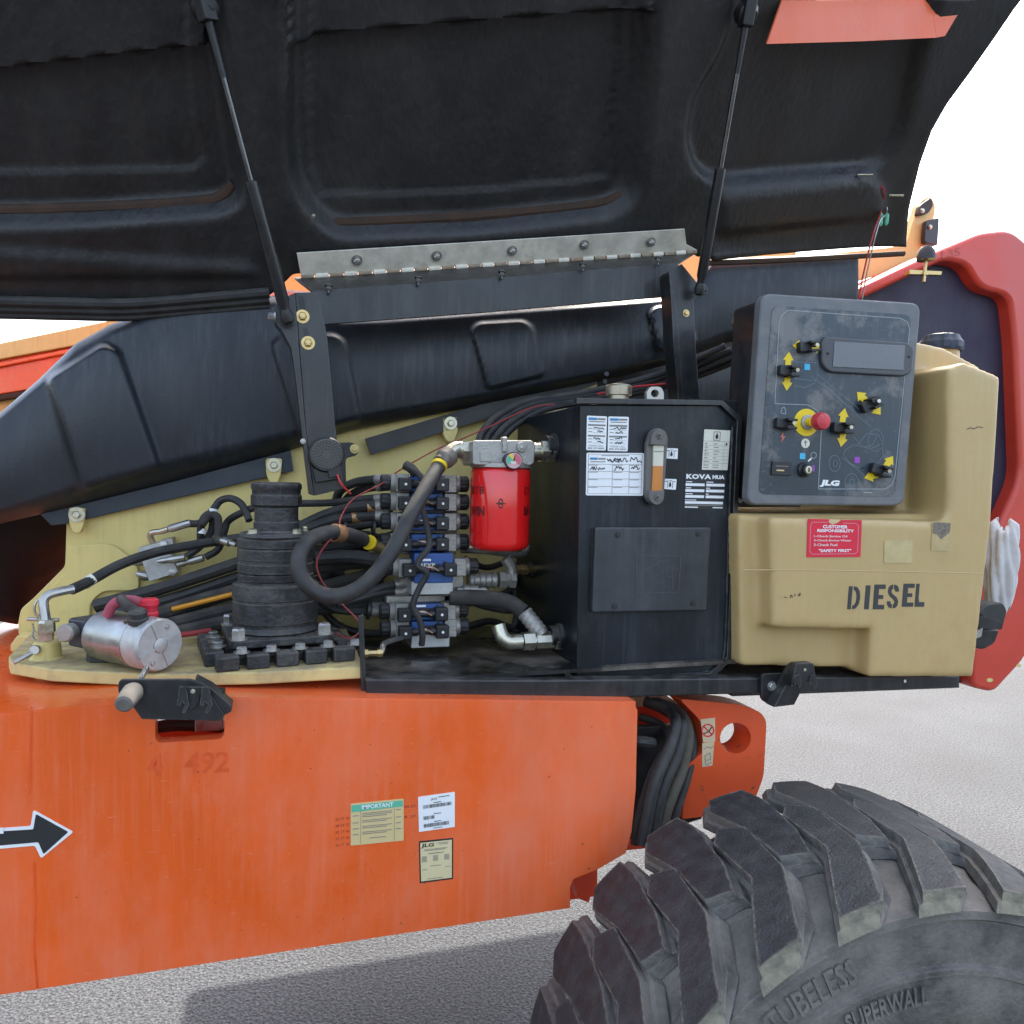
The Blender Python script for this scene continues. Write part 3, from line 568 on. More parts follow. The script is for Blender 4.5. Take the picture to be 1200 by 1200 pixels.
# ================================================================== long moulded cover below the hood
def curve(pts):
    X = [p[0] for p in pts]; Yv = [p[1] for p in pts]; return lambda x: float(np.interp(x, X, Yv))
yt = curve([(-130, 590), (-60, 530), (0, 484), (45, 445), (88, 403), (130, 380), (175, 364), (240, 352), (330, 346), (400, 372), (450, 371), (600, 361), (790, 348), (815, 330), (836, 303), (1006, 297)])
yb = curve([(-130, 652), (0, 614), (80, 595), (198, 566), (340, 528), (410, 505), (520, 484), (620, 464), (700, 448), (780, 428), (850, 402), (1006, 372)])
NX, NT = 400, 84
PADS = [(rnd([(55, 444), (120, 403), (139, 410), (188, 549), (98, 578)], 8), 9, -.026), (rnd([(317, 402), (330, 394), (392, 391), (405, 400), (424, 493), (352, 512)], 8), 6, -.016),
        (rnd([(552, 386), (560, 378), (614, 375), (625, 383), (637, 440), (571, 456)], 7), 5, -.017), (rnd([(761, 366), (768, 359), (800, 357), (815, 402), (771, 412)], 6), 5, -.016)]
gx = np.linspace(-130, 1006, NX); gt = np.linspace(0, 1, NT) ** 1.0
PX = np.repeat(gx[None], NT, 0); TT = np.repeat(gt[:, None], NX, 1)
YT = np.array([yt(x) for x in gx]); YB = np.array([yb(x) for x in gx]); PY = YT[None] * (1 - TT) + YB[None] * TT
D = np.full(PX.shape, 1.90) + .025 * np.clip(1 - TT / .07, 0, 1) ** 2 + .055 * np.clip((TT - .86) / .14, 0, 1) ** 2 - .02 * np.sin(np.pi * TT)
for P, wd, a in PADS: D += a * sstep(sdf(PX, PY, P), wd)
V = [at(PX[j, i], PY[j, i], D[j, i]) for j in range(NT) for i in range(NX)]
Fc = [(j * NX + i, (j + 1) * NX + i, (j + 1) * NX + i + 1, j * NX + i + 1) for j in range(NT - 1) for i in range(NX - 1)]
sh = mk('moulded_cover', V, Fc, PLASTIC, None, flip=False, ang=60); solid(sh, .008, -1)
tag(sh, 'long curved black plastic cover with embossed pads running below the open hood', 'cover')
rl = mk('cover_rail', *prism([(40, 596), (340, 524), (344, 552), (78, 614), (60, 616)], 1.955, .015), mat('blue_black_paint', (.012, .022, .034), .5, var=.2, dust=.3), None, bev=.002); tag(rl, 'blue-black mounting rail under the left half of the moulded cover', 'rail')
rl = mk('cover_rail', *prism([(428, 514), (435, 533), (520, 506), (640, 470), (700, 450), (690, 436)], 1.945, .012), mat('dull_black_strip', (.035, .034, .032), .6, var=.2, dust=.2), None, bev=.001); tag(rl, 'dull black strip under the right half of the moulded cover', 'rail')
dk = gridf(lambda u, v: at(-130 + 215 * u, 590 + (150 - 40 * (1 - u)) * v * (1 - .45 * max(0, u - .72) / .28), 2.12 + .25 * (v ** 2) - .05 * math.sin(3 * u)), 24, 16)
o = mk('lower_cover', *dk, mat('lower_cover_plastic', (.006, .006, .007), .7, var=.3, bump=.1, bscale=300, wear=(20, .6, .8, .2), wearcol=(.05, .05, .05), spec=.25), None, flip=False, ang=60); solid(o, .01, -1); tag(o, 'rounded black cover bulging out behind the left end of the cream plate', 'cover')

# ================================================================== hood
H0, H1 = at(347, 318, 1.86), at(815, 292, 1.86); hx = (H1 - H0).normalized(); TH = math.radians(50)
hd = Vector((0, -math.cos(TH), math.sin(TH))); hn = hx.cross(hd).normalized()
if hn.y < 0: hn = -hn
def hp(px, py, dsp=0): return onplane(px, py, H0, hn) + hn * dsp
hyb = curve([(-260, 360), (0, 360), (200, 354), (318, 347), (330, 338), (347, 321), (815, 293), (822, 301), (1064, 285)])
hxr = curve([(-300, 1385), (-100, 1262), (-50, 1226), (10, 1180), (40, 1160), (80, 1132), (120, 1103), (150, 1086), (190, 1072), (240, 1060), (292, 1055)])
NU, NV = 300, 140
HX = np.zeros((NV, NU)); HY = np.zeros((NV, NU))
for j in range(NV):
    v = j / (NV - 1)
    for i in range(NU):
        u = i / (NU - 1); xb_ = -260 + u * (1063 + 260); y_ = hyb(xb_) * (1 - v) + (-280) * v; HX[j, i] = -260 + u * (hxr(y_) + 260); HY[j, i] = y_
DS = np.zeros(HX.shape)
LP = [(-500, -500), (238, -500), (250, 20), (268, 140), (281, 215), (278, 236), (258, 246), (100, 258), (-500, 272)]
MP = [(342, -500), (341, 150), (347, 215), (368, 252), (396, 274), (560, 268), (715, 250), (742, 234), (750, 200), (762, 80), (775, -500)]
RP = [(885, -60), (850, 62), (815, 118), (808, 165), (818, 200), (842, 214), (1032, 198), (1060, 150), (1080, 60), (1120, -60)]
DS += .055 * sstep(sdf(HX, HY, rnd(LP, 26, 4)), 26) + .055 * sstep(sdf(HX, HY, rnd(MP, 24, 4)), 24) + .035 * sstep(sdf(HX, HY, rnd(RP, 20, 4)), 16)
DS += .008 * sstep(sdf(HX, HY, rnd([(-500, -500), (214, -500), (219, 60), (226, 150), (241, 195), (232, 208), (-500, 224)], 8)), 3)
DS += .008 * sstep(sdf(HX, HY, rnd([(378, -500), (366, 60), (368, 200), (380, 240), (560, 235), (722, 218), (738, 60), (745, -500)], 8)), 3)
DS += -.03 * sstep(sdf(HX, HY, [(-500, 108), (0, 87), (242, 58), (242, -500), (-500, -500)]), 4) - .03 * sstep(sdf(HX, HY, [(340, 56), (366, 54), (367, 46), (560, 30), (765, 14), (775, -500), (340, -500)]), 4)
DS += -.02 * sstep(sdf(HX, HY, rnd([(838, 226), (1022, 208), (1034, 225), (1030, 252), (842, 272)], 10)), 20) - .012 * sstep(sdf(HX, HY, [(-500, 300), (0, 292), (290, 310), (300, 322), (-500, 326)]), 16)
DS += -.026 * np.exp(-((HX - 336) / 5) ** 2) * np.clip((160 - HY) / 60, 0, 1)
edge = np.array([[hxr(HY[j, i]) - HX[j, i] for i in range(NU)] for j in range(NV)])
DS += -.02 * np.exp(-edge / 22.) - .025 * np.exp(-np.clip(HY - 0, 0, 1e9) * 0 - np.clip(300 - HY, 0, 1e9) / 10.) * (HX > 830)
nzv = rng.normal(0, 1, HX.shape); nzv = (nzv + np.roll(nzv, 1, 0) + np.roll(nzv, 1, 1) + np.roll(nzv, -1, 0) + np.roll(nzv, -1, 1)) / 5; DS += .0004 * nzv
HV = [hp(HX[j, i], HY[j, i], DS[j, i]) for j in range(NV) for i in range(NU)]
HOLE = np.array([(905, 30), (926, 3), (1100, 3), (1146, -2), (1190, -60), (960, -60)])
hol = sdf(HX, HY, HOLE)
Fc = []
for j in range(NV - 1):
    for i in range(NU - 1):
        if hol[j:j + 2, i:i + 2].max() < 0: continue
        Fc.append((j * NU + i, j * NU + i + 1, (j + 1) * NU + i + 1, (j + 1) * NU + i))
hood = thing('engine_hood', 'raised engine hood seen from below with rough black lining and pressed pockets', 'hood', (H0 + H1) / 2)
o = mk('shell', HV, Fc, HOODIN, hood, flip=False, ang=70, mats=[HOODIN, ORANGE])
nrm = o.data.polygons[len(o.data.polygons) // 2].normal; solid(o, .012, 1 if nrm.dot(hn) > 0 else -1, 1)
def lipq(pts, a, b): return [hp(x, y, (a if y > 25 else b)) for x, y in pts]
for nm, pts in (('vent_lip', [(889, 47), (925, 4), (1101, 3), (1086, 40), (1000, 44)]), ('vent_lip_end', [(1086, 40), (1101, 3), (1147, -3), (1096, 38)])):
    mk(nm, *extr(lipq(pts, -.035, .03), hn * .006), ORANGE, hood, bev=.001)
for pts in ([(-260, 262), (0, 258), (120, 254), (230, 247), (262, 240), (276, 225)], [(352, 228), (366, 252), (384, 268), (410, 271), (560, 263), (700, 249), (738, 236)]):
    mk('rust_streak', *tube([hp(x, y, .045) for x, y in pts], .013, seg=10), RUST, hood)
for k, (dy, r) in enumerate(((346, .012), (354, .011), (361, .010))):
    mk('rubber_seal', *tube([hp(x, y + dy - 352, -.012) for x, y in ((-260, 354), (-100, 354), (0, 356), (80, 358), (150, 359), (220, 354), (315, 346))], r, seg=10), BLKRUB, hood)
for x, y in ((1004, 204), (1040, 228)):
    o_ = mk('hood_screw', *cyl(hp(x, y, -.005), hp(x + 11, y - 4, -.03), .0035), ZINC, hood)
bolt(hp(367, 252, -.004), ax=tuple(-hn), r=.004, h=.003, parent=hood, m=ZINC, washer=1.3)
mk('edge_rail', *tube([hp(824, 306, -.012), hp(930, 302, -.012), hp(1056, 295, -.012)], .008, seg=8), RUST, hood)

# hinge
hg = thing('piano_hinge', 'long worn steel piano hinge bolted along the hood edge', 'hinge', H0 + hx * .5)
mk('leaf', *extr([hp(x, y, -.008) for x, y in [(347, 294), (560, 281), (800, 266), (802, 284), (815, 291), (352, 321)]], -hn * .004), HINGEST, hg, bev=.001)
a, b = hp(352, 322, -.012), hp(815, 293, -.012)
for k in range(31):
    p0, p1 = a.lerp(b, k / 31), a.lerp(b, (k + .86) / 31)
    mk('knuckle', *cyl(p0, p1, .0068 if k % 2 else .0060, 10), HINGEST if k % 2 else mat('hinge_rusty', (.30, .24, .17), .6, metal=.4, var=.3, scale=60), hg)
for x, y in ((417, 302), (510, 297), (598, 291), (682, 284), (760, 281)):
    bolt(hp(x, y, -.0125), ax=tuple(-hn), r=.0085, h=.009, parent=hg, m=STEEL, washer=1.5, stud=.008)
cb = thing('cross_bar', 'black folded steel cross bar under the hood hinge', 'bar', at(580, 350, 1.76))
mk('front_flange', *prism([(366, 341), (560, 327), (795, 308), (800, 346), (560, 367), (372, 381)], 1.765, .006), BLKPAINT, cb, bev=.002)
tp = [at(x, y, 1.7655) for x, y in [(366, 341), (560, 327), (795, 308)]]
mk('top_flange', *extr(tp + [hp(815, 295, .0), hp(560, 311, .0), hp(345, 325, .0)], Vector((0, 0, -.005))), BLKPAINT, cb)
for x, y in ((385, 336), (490, 327), (588, 320), (683, 311), (771, 304)): bolt(at(x, y - 2, 1.757), ax=(0, -.1, -1), r=.0055, h=.009, parent=cb, m=mat('dark_bolt', (.1, .095, .085), .45, metal=.5, var=.3, scale=50), washer=1.6, stud=.010)

# brackets and gas struts
YB1 = 1.66
br = thing('strut_bracket', 'left black hood post with two slotted bolts and a round alarm at its foot', 'post', at(380, 585, YB1))
fa = [(346, 343), (373, 342), (380, 375), (384, 400), (393, 500), (403, 573), (368, 581), (358, 500)]
mk('web', *prism(fa, YB1, .006), BLKPAINT, br, bev=.0015)
mk('side_flange', *prism([(318, 362), (330, 350), (346, 343), (352, 430), (358, 500), (368, 581), (362, 579), (346, 440), (341, 408), (329, 386), (322, 378)], YB1 - .003, .05), BLKPAINT, br, bev=.0015)
mk('slot', *prism(rnd([(349, 347), (356, 347), (359, 372), (353, 374)], 3), YB1 - .0006, .0005), INK, br); mk('slot', *prism(rnd([(355, 384), (361, 384), (363, 400), (358, 401)], 3), YB1 - .0006, .0005), INK, br)
for x, y in ((354.5, 371), (361, 402)): bolt(at(x, y, YB1), r=.0085, h=.008, parent=br, m=BRASS, washer=1.65, stud=.004)
bolt(at(355, 517, YB1 - .004), r=.004, h=.005, parent=br, m=STEEL, washer=1.4); bolt(at(323, 371, YB1 - .01), ax=(-1, 0, 0), r=.008, h=.012, parent=br, m=STEEL)
al = thing('alarm_sounder', 'round black alarm with perforated grille on the foot of the left post', 'alarm', at(383, 560, YB1 - .02))
c0 = at(382, 533, YB1)
mk('housing', *lathe(c0, (0, -1, 0), [(0, .037), (.018, .037), (.023, .034)], 32), BLKPL, al)
mk('grille', *lathe(c0 + Vector((0, -.0231, 0)), (0, -1, 0), [(0, .032), (.002, .030)], 32), mat('grille_plastic', (.07, .066, .058), .7, dust=.4), al)
for ring_, nn in ((.011, 12), (.017, 18), (.023, 24), (.028, 28)):
    Vv, Ff = [], []
    for k in range(nn):
        a = 2 * math.pi * (k + .4 * ring_ * 100) / nn; pc_ = c0 + Vector((math.cos(a) * ring_, -.0253, math.sin(a) * ring_)); pv = cat((Vv, Ff), box(pc_, (.0042, .0005, .0022), Matrix.Rotation(-a + .6, 3, 'Y'))); Vv, Ff = pv
    mk('grille_holes', Vv, Ff, INK, al)
mk('mount', *prism([(366, 549), (398, 545), (400, 561), (370, 566)], YB1 - .014, .012), BLKPL, al, bev=.002); mk('mount_hole', *prism(circ(377, 557, 3.2, 12, 2.4), YB1 - .0148, .0006), INK, al)
mk('terminal', *prism([(384, 549), (398, 546), (399, 558), (386, 560)], YB1 - .022, .01), BLKPL, al, bev=.001)
mk('wire', *ptube([(395, 556, YB1 - .024), (400, 567, YB1 - .03), (411, 579, YB1 - .02)], .0022, seg=6), REDWIRE, al)
ear = mk('ear_plate', *prism(rnd([(395, 519), (412, 518), (421, 523), (420, 533), (405, 537), (406, 577), (396, 580)], [2, 5, 6, 6, 4, 2, 2]), YU - .1, .02), BLKPL, None, bev=.002); tag(ear, 'black ear plate with a washer beside the round alarm', 'plate')
bolt(at(415.5, 526, YU - .101), r=.007, h=.004, parent=ear, m=CREAM, washer=1.6)
YB2 = 1.70
br2 = thing('strut_bracket', 'right black hood post standing behind the hydraulic tank', 'post', at(808, 465, YB2))
mk('web', *prism([(784, 318), (799, 309), (816, 330), (829, 334), (830, 343), (813, 352), (815, 400), (820, 468), (795, 468), (789, 400), (787, 358)], YB2, .006), BLKPAINT, br2, bev=.0015)
mk('side_flange', *prism([(784, 318), (787, 358), (789, 400), (795, 468), (801, 468), (796, 400), (792, 356)], YB2 - .001, .05), BLKPAINT, br2)
bolt(at(804, 367, YB2), r=.006, h=.004, parent=br2, m=BRASS, washer=1.5); bolt(at(824, 339, YB2 - .01), r=.008, h=.01, parent=br2, m=BLKPAINT, washer=1.5)
def strut(label, top, mid, bot, Yb, ends):
    s = thing('gas_strut', label, 'gas strut', bot, 'gas struts holding the hood up')
    ax = (bot - top).normalized()
    mk('rod', *cyl(top, mid, .0058), CHROME, s); mk('rod_sleeve', *cyl(top + ax * .01, top + ax * .10, .0075, r2=.0062), BLKPL, s)
    mk('cylinder', *lathe(mid, ax, [(0, .0085), (.003, .0125), ((bot - mid).length - .03, .0125), ((bot - mid).length - .02, .009), ((bot - mid).length, .009)], 20), BLKPAINT, s)
    mk('ball_socket', *lathe(bot, ax, [(-.012, .010), (0, .0135), (.012, .012), (.016, .006)], 16), BLKPL, s)
    mk('end_fitting', *box(top - ax * .02, (.026, .03, .06), ax.to_track_quat('Z', 'Y').to_matrix()), BLKPL, s, bev=.004)
t0 = hp(242, 14, -.03); b0 = at(336, 370, YB1 - .03)
strut('left black gas strut from the hood rib down to the left post', t0, t0.lerp(b0, .52), b0, 0, 0)
t0 = hp(866, 22, -.03); b0 = at(820, 338, YB2 - .03)
strut('right black gas strut from the hood rib down to the right post', t0, t0.lerp(b0, .52), b0, 0, 0)
for x, y in ((240, 8), (872, 14)): mk('strut_mount', *lathe(hp(x, y, .0), -hn, [(0, .026), (.02, .024), (.035, .012)], 16), BLKPL, hood)

# ================================================================== right rear shell
YS = 1.98
rs = thing('rear_shell', 'red-orange rear cowling with dark hollow inside at the right edge', 'cowling', at(1150, 800, YS))
oo = rnd([(990, 352), (1004, 338), (1100, 293), (1150, 272), (1185, 268), (1225, 300), (1260, 520), (1240, 700), (1200, 775), (1166, 812), (1140, 806), (1139, 786), (1160, 640), (1196, 560), (1190, 400), (1184, 346), (1150, 338), (1134, 310), (1108, 304), (1006, 352)], [0, 0, 10, 10, 12, 20, 20, 30, 10, 8, 8, 8, 20, 20, 20, 14, 14, 10, 10, 0])
mk('skin', *prism(oo, YS, .16), mat('cowling_paint', (.56, .045, .022), .42, var=.1, scale=5, coat=.2), rs, bev=.028, seg=5)
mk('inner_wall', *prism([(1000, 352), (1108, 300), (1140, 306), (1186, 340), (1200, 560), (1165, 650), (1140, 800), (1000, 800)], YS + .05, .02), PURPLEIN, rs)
text('L35', quadmap([(1103, 294), (1125, 290), (1126, 299), (1104, 303)], YS - .0008), mat('faded_letter', (.40, .05, .03), .5), rs, bold=.01)
mk('chip', *prism(circ(1160, 797, 4, 8, 2.4), YS - .0008, .0006), CREAM, rs); mk('chip', *prism(circ(1194, 780, 3, 8, 2), YS - .0008, .0006), CREAM, rs)
bs = thing('bump_stop', 'black rubber bump stop on a threaded stud beside the hood corner', 'bump stop', at(1082, 334, YS - .1))
c0 = at(1085, 305, YS - .1)
mk('rubber_cap', *lathe(c0, (0, 0, 1), [(0, .026), (.012, .0265), (.03, .022), (.04, .014), (.042, .006)], 24), BLKRUB, bs)
mk('stud', *cyl(c0, c0 - Vector((.005, 0, .065)), .005), BRASS, bs)
mk('nut', *lathe(c0 - Vector((.002, 0, .045)), (0, 0, 1), [(0, .009), (.008, .009)], 6), BRASS, bs); mk('arm', *prism([(1066, 316), (1104, 318), (1103, 322), (1066, 321)], YS - .1, .02), BRASS, bs)
cp = thing('rear_upright', 'cream steel upright with black stops behind the hood corner', 'upright', at(1080, 330, 2.14))
mk('plate', *prism(rnd([(926, 302), (1040, 290), (1062, 286), (1078, 236), (1090, 229), (1097, 240), (1094, 262), (1082, 300), (1060, 312), (1004, 330), (1000, 345), (985, 330)], [0, 0, 6, 6, 5, 5, 3, 3, 3, 0, 0, 0]), 2.14, .03), CREAM, cp, bev=.003)
mk('rubber_stop', *prism(rnd([(1079, 240), (1092, 231), (1094, 241), (1088, 250), (1076, 252)], 3), 2.12, .02), BLKRUB, cp, bev=.002)
mk('stop_plate', *prism(rnd([(1086, 258), (1101, 255), (1099, 288), (1084, 284)], 3), 2.11, .02), BLKPAINT, cp, bev=.002)
for x, y in ((1081, 247), (1090, 266)): bolt(at(x, y, 2.108), r=.006, h=.004, parent=cp, m=ZINC, washer=1.3)
wp = thing('wire_pair', 'red and black wire pair with green splice connectors hanging from the hood', 'wires', at(1008, 345, 1.75))
w1 = [hp(1028, 214, -.005), hp(1031, 222, -.02), hp(1027, 245, -.02)]; w2 = [hp(1034, 226, -.005), hp(1034, 245, -.02)]
mk('red_wire', *tube(w1 + [at(1023, 275, 1.70), at(1012, 320, 1.72), at(1006, 352, 1.74)], .0022, seg=6), REDWIRE, wp)
mk('black_wire', *tube(w2 + [at(1030, 262, 1.70), at(1018, 310, 1.72), at(1010, 352, 1.74)], .0020, seg=6), STEEL, wp)
mk('splice', *lathe(hp(1027, 246, -.022), (-.05, 0, -1), [(0, .003), (.006, .006), (.03, .006), (.036, .003)], 10), GREEN, wp); mk('splice', *lathe(hp(1034, 246, -.022), (-.1, 0, -1), [(0, .003), (.006, .006), (.028, .006), (.034, .003)], 10), GREEN, wp)

# ================================================================== boom beyond the machine, left
bo = thing('boom', 'cream and orange boom lying behind the black moulded cover', 'boom', at(60, 470, 2.7))
def band(pts, Y, d, m_, nm): return mk(nm, *prism(pts, Y, d), m_, bo, bev=.004)
band([(-200, 441), (0, 402), (165, 368), (330, 335), (330, 356), (92, 404), (0, 421), (-200, 460)], 2.7, .3, CREAM, 'cream_beam')
band([(-200, 461), (0, 421.5), (330, 356.5), (330, 410), (0, 462), (-200, 495)], 2.72, .28, ORANGE, 'orange_beam')
mk('orange_ridge', *prism([(-200, 464), (0, 424.5), (330, 359), (330, 364), (0, 430), (-200, 470)], 2.705, .02), ORANGE, bo, bev=.004)
band([(-200, 496), (0, 462.5), (330, 410.5), (330, 415), (0, 469), (-200, 500)], 2.71, .2, RUST, 'dark_edge')
band([(-200, 501), (0, 469.5), (330, 416), (330, 450), (0, 520), (-200, 560)], 2.74, .2, CREAM, 'lower_beam')
# ================================================================== swing drive
YD = 1.65; sc = at(323, 740, YD); DC = Vector((sc.x, YD, zt))
sw = thing('swing_drive', 'black ribbed swing drive motor standing on a bolted toothed base', 'swing drive', DC)
RB = Matrix.Rotation(math.radians(9), 3, 'Z')
def dl(x, y, z): return DC + RB @ Vector((x, y, z))
mk('base_flange', *box(dl(0, .0, .008), (.20, .20, .016), RB), CAST, sw, bev=.003)
for k in range(5):
    mk('base_block', *box(dl(-.107 + k * .054, -.128, .014), (.042, .034, .028), RB), CAST, sw, bev=.004)
    bolt(dl(-.08 + k * .054, -.117, .028), (0, 0, 1), .0105, .009, sw, STEEL, 1.45)
for k in range(4):
    mk('base_block', *box(dl(-.126, -.075 + k * .052, .014), (.036, .040, .028), RB), CAST, sw, bev=.004)
    if k < 3: bolt(dl(-.116, -.05 + k * .052, .028), (0, 0, 1), .0105, .009, sw, STEEL, 1.45)
    mk('base_block', *box(dl(.126, -.075 + k * .052, .014), (.036, .040, .028), RB), CAST, sw, bev=.004)
sq = [dl(x, y, .03) for x, y in rnd([(-.098, -.098), (.098, -.098), (.098, .098), (-.098, .098)], .022, 5)]
mk('mount_plate', *extr(sq, Vector((0, 0, .016))), CAST, sw, bev=.003)
for sx in (-1, 1):
    for sy in (-1, 1): bolt(dl(sx * .082, sy * .082, .046), (0, 0, 1), .0135, .018, sw, STEEL, 1.25)
mk('gear_case', *lathe(DC, (0, 0, 1), [(.045, .082), (.05, .086), (.058, .082), (.060, .0815), (.066, .0825), (.068, .0845), (.108, .0845), (.110, .083), (.113, .083), (.115, .086), (.128, .086), (.130, .0855), (.142, .0855), (.145, .082)], 48), CAST, sw)
mk('neck_ring', *lathe(DC, (0, 0, 1), [(.144, .080), (.150, .066), (.152, .072), (.164, .0735), (.166, .070)], 48, fn=lambda a, s: 1 + .06 * (math.cos(3 * a) > .6)), CAST, sw)
mk('brake_case', *lathe(DC, (0, 0, 1), [(.165, .072), (.168, .0755), (.185, .0755), (.187, .0735), (.192, .0735), (.194, .0762), (.214, .0762), (.216, .074), (.219, .077), (.234, .077), (.238, .073)], 48), CAST, sw)
mk('top_plate', *lathe(DC, (0, 0, 1), [(.238, .074), (.241, .076), (.247, .0735), (.249, .05)], 40, fn=lambda a, s: 1 + .05 * math.cos(2 * a + .4)), CAST, sw)
for a in (.5, 2.2, 3.9, 5.4): bolt(DC + Vector((math.cos(a) * .062, math.sin(a) * .062, .247)), (0, 0, 1), .009, .008, sw, ZINC, 1.3)
mk('motor', *lathe(DC, (0, 0, 1), [(.249, .046), (.252, .044), (.268, .044), (.270, .0425), (.298, .0425), (.300, .0445), (.304, .0485), (.322, .0485), (.325, .046), (.334, .0465), (.338, .0485), (.346, .048), (.350, .043), (.350, .01)], 40, fn=lambda a, s: 1 + .035 * (math.sin(8 * a) > .7) * (s > .3) + .02 * (math.cos(4 * a) > .8)), CAST, sw)

# ================================================================== electric motor with pump on the cream plate
mo = thing('electric_motor', 'polished silver electric motor with a pump block lying on the cream plate', 'motor', atz(160, 775, zt))
A0, A1 = at(126, 737, 1.615), at(188, 751, 1.50); A0.z = A1.z = zt + .053; ax_ = (A1 - A0).normalized(); Lm = (A1 - A0).length
mk('body', *lathe(A0, ax_, [(-.012, .040), (-.006, .0475), (0, .0478), (Lm * .70, .0478), (Lm * .705, .0465)], 48), POLISH, mo)
mk('end_cap', *lathe(A0, ax_, [(Lm * .706, .0462), (Lm * .71, .0478), (Lm * .97, .0478), (Lm, .0445), (Lm, .014), (Lm - .004, .013), (Lm - .004, .001)], 48), ALU, mo)
_, me1, me2 = frame(ax_)
for a in (.4, 1.97, 3.54, 5.11):
    d_ = me1 * math.cos(a) + me2 * math.sin(a); dn_ = ax_.cross(d_)
    V = [A1 + d_ * .014 + dn_ * .002, A1 + d_ * .043 + dn_ * .002, A1 + d_ * .043 - dn_ * .002, A1 + d_ * .014 - dn_ * .002]
    mk('cap_rib', *extr(V, ax_ * .0022), ALU, mo)
mk('cap_hub', *lathe(A1 - ax_ * .002, ax_, [(0, .0135), (.004, .0135), (.005, .011)], 24), ALU, mo)
for a in (1.1, 4.3): bolt(A1 + (me1 * math.cos(a) + me2 * math.sin(a)) * .034, tuple(ax_), .004, .002, mo, STEEL, 1.3)
mk('mounting_foot', *extr([A0 + Vector(v) for v in ((-.03, 0, -.053), (.035, -.01, -.053), (.03, -.008, -.02), (.02, -.004, .03), (-.02, .0, .03), (-.028, 0, -.02))], ax_ * -.016), BLKRUB, mo, bev=.003)
mk('pump_block', *box(A0 - ax_ * .045 + Vector((0, 0, .003)), (.055, .07, .055), Matrix.Rotation(math.atan2(ax_.y, ax_.x), 3, 'Z')), mat('pump_blue_black', (.016, .024, .04), .4, var=.3, dust=.4), mo, bev=.006)
mk('pump_body', *lathe(A0 - ax_ * .02, -ax_, [(0, .036), (.012, .036), (.014, .028), (.05, .027), (.054, .02)], 10), CAST, mo)
mk('pump_knob', *lathe(at(76, 742, 1.60), (-.4, -1, 0), [(-.02, .016), (.0, .017), (.004, .014)], 16), ALUDUST, mo)
mk('nameplate_screw', *lathe(A0 + ax_ * Lm * .33 + Vector((-.2, -.55, .12)).normalized() * .047, (-.3, -.95, .2), [(0, .006), (.0018, .006), (.002, .003)], 16), STEEL, mo)
tp_ = A0 + ax_ * Lm * .74 + Vector((0, 0, .046))
mk('terminal_post', *lathe(tp_ + Vector((-.01, -.02, -.006)), (0, -.25, 1), [(0, .017), (.010, .018), (.012, .0155), (.022, .016), (.026, .012)], 16), BLKRUB, mo)
mk('terminal_boot', *lathe(tp_ + Vector((.002, .022, -.004)), (0, 0, 1), [(0, .015), (.008, .017), (.012, .014), (.020, .0145), (.024, .017), (.033, .0165), (.036, .012)], 14), REDBOOT, mo)
b0 = tp_ + Vector((.002, .022, .018))
mk('red_lead', *tube([b0, b0 + Vector((-.03, .006, .010)), b0 + Vector((-.06, .015, .004)), b0 + Vector((-.075, .02, -.02))], .0095, seg=12), mat('dusty_red_sleeve', (.36, .06, .09), .75, var=.25, scale=40, dust=.5), mo)
b0 = tp_ + Vector((-.012, -.02, .012))
mk('grey_lead', *tube([b0, b0 + Vector((-.018, .01, .014)), b0 + Vector((-.03, .025, .022)), b0 + Vector((-.034, .05, .015))], .0085, seg=12), SLEEVE, mo)
mk('bracket_plate', *box(A0 + ax_ * Lm * .5 + Vector((.0, -.028, .036)), (.022, .004, .020), Matrix.Rotation(.8, 3, 'X')), mat('rusty_bracket', (.2, .12, .08), .6, var=.4), mo, bev=.001)
wr = mk('red_battery_cable', *ptube([(212, 744, 1.75), (228, 742, 1.75), (247, 739, 1.76)], .006), mat('red_cable', (.4, .03, .03), .6, var=.2, dust=.3)); tag(wr, 'red battery cable running from behind the silver motor to the swing drive base', 'cable')
bk = mk('cable_bracket', *pbox(212, 749, 240, 760, 1.76, .05), CREAMDUST, None, bev=.002); tag(bk, 'small cream block on the plate between motor and swing drive', 'block')

# ================================================================== small aluminium block with its lines
av = thing('aluminium_block', 'small bare aluminium valve block mounted on the cream upright plate', 'valve block', at(185, 682, 1.94))
mk('block', *prism([(161, 643), (195, 633), (209, 671), (175, 682)], 1.92, .055), ALU, av, bev=.002)
mk('upper_block', *prism([(186, 634), (202, 630), (204, 638), (190, 642)], 1.925, .05), ALUDUST, av, bev=.002)
for x, y in ((192, 639), (202, 671)): mk('port_plug', *lathe(at(x, y, 1.92), (0, -1, 0), [(0, .008), (.002, .008), (.003, .005)], 16), STEEL, av)
for p, q_ in (((160, 672), (173, 676)), ((155, 660), (168, 657))):
    mk('cartridge', *lathe(at(*p, 1.935), at(*q_, 1.935) - at(*p, 1.935), [(0, .005), (.006, .008), (.012, .008), (.012, .011), (.022, .011), (.03, .007)], 10), STEEL, av)
mk('elbow_fitting', *ptube([(179, 636, 1.935), (176, 627, 1.93), (180, 624, 1.925), (188, 623, 1.92), (198, 620, 1.91)], .007), ZINC, av)
mk('hose_ferrule', *lathe(at(198, 620, 1.91), at(219, 614, 1.9) - at(198, 620, 1.91), [(0, .007), (.004, .0095), (.045, .0095), (.052, .008)], 10), STEEL, av)
mk('lower_fitting', *lathe(at(184, 658, 1.905), at(218, 653, 1.9) - at(184, 658, 1.905), [(0, .003), (.012, .0075), (.024, .0065), (.03, .0085), (.06, .009)], 10), STEEL, av)
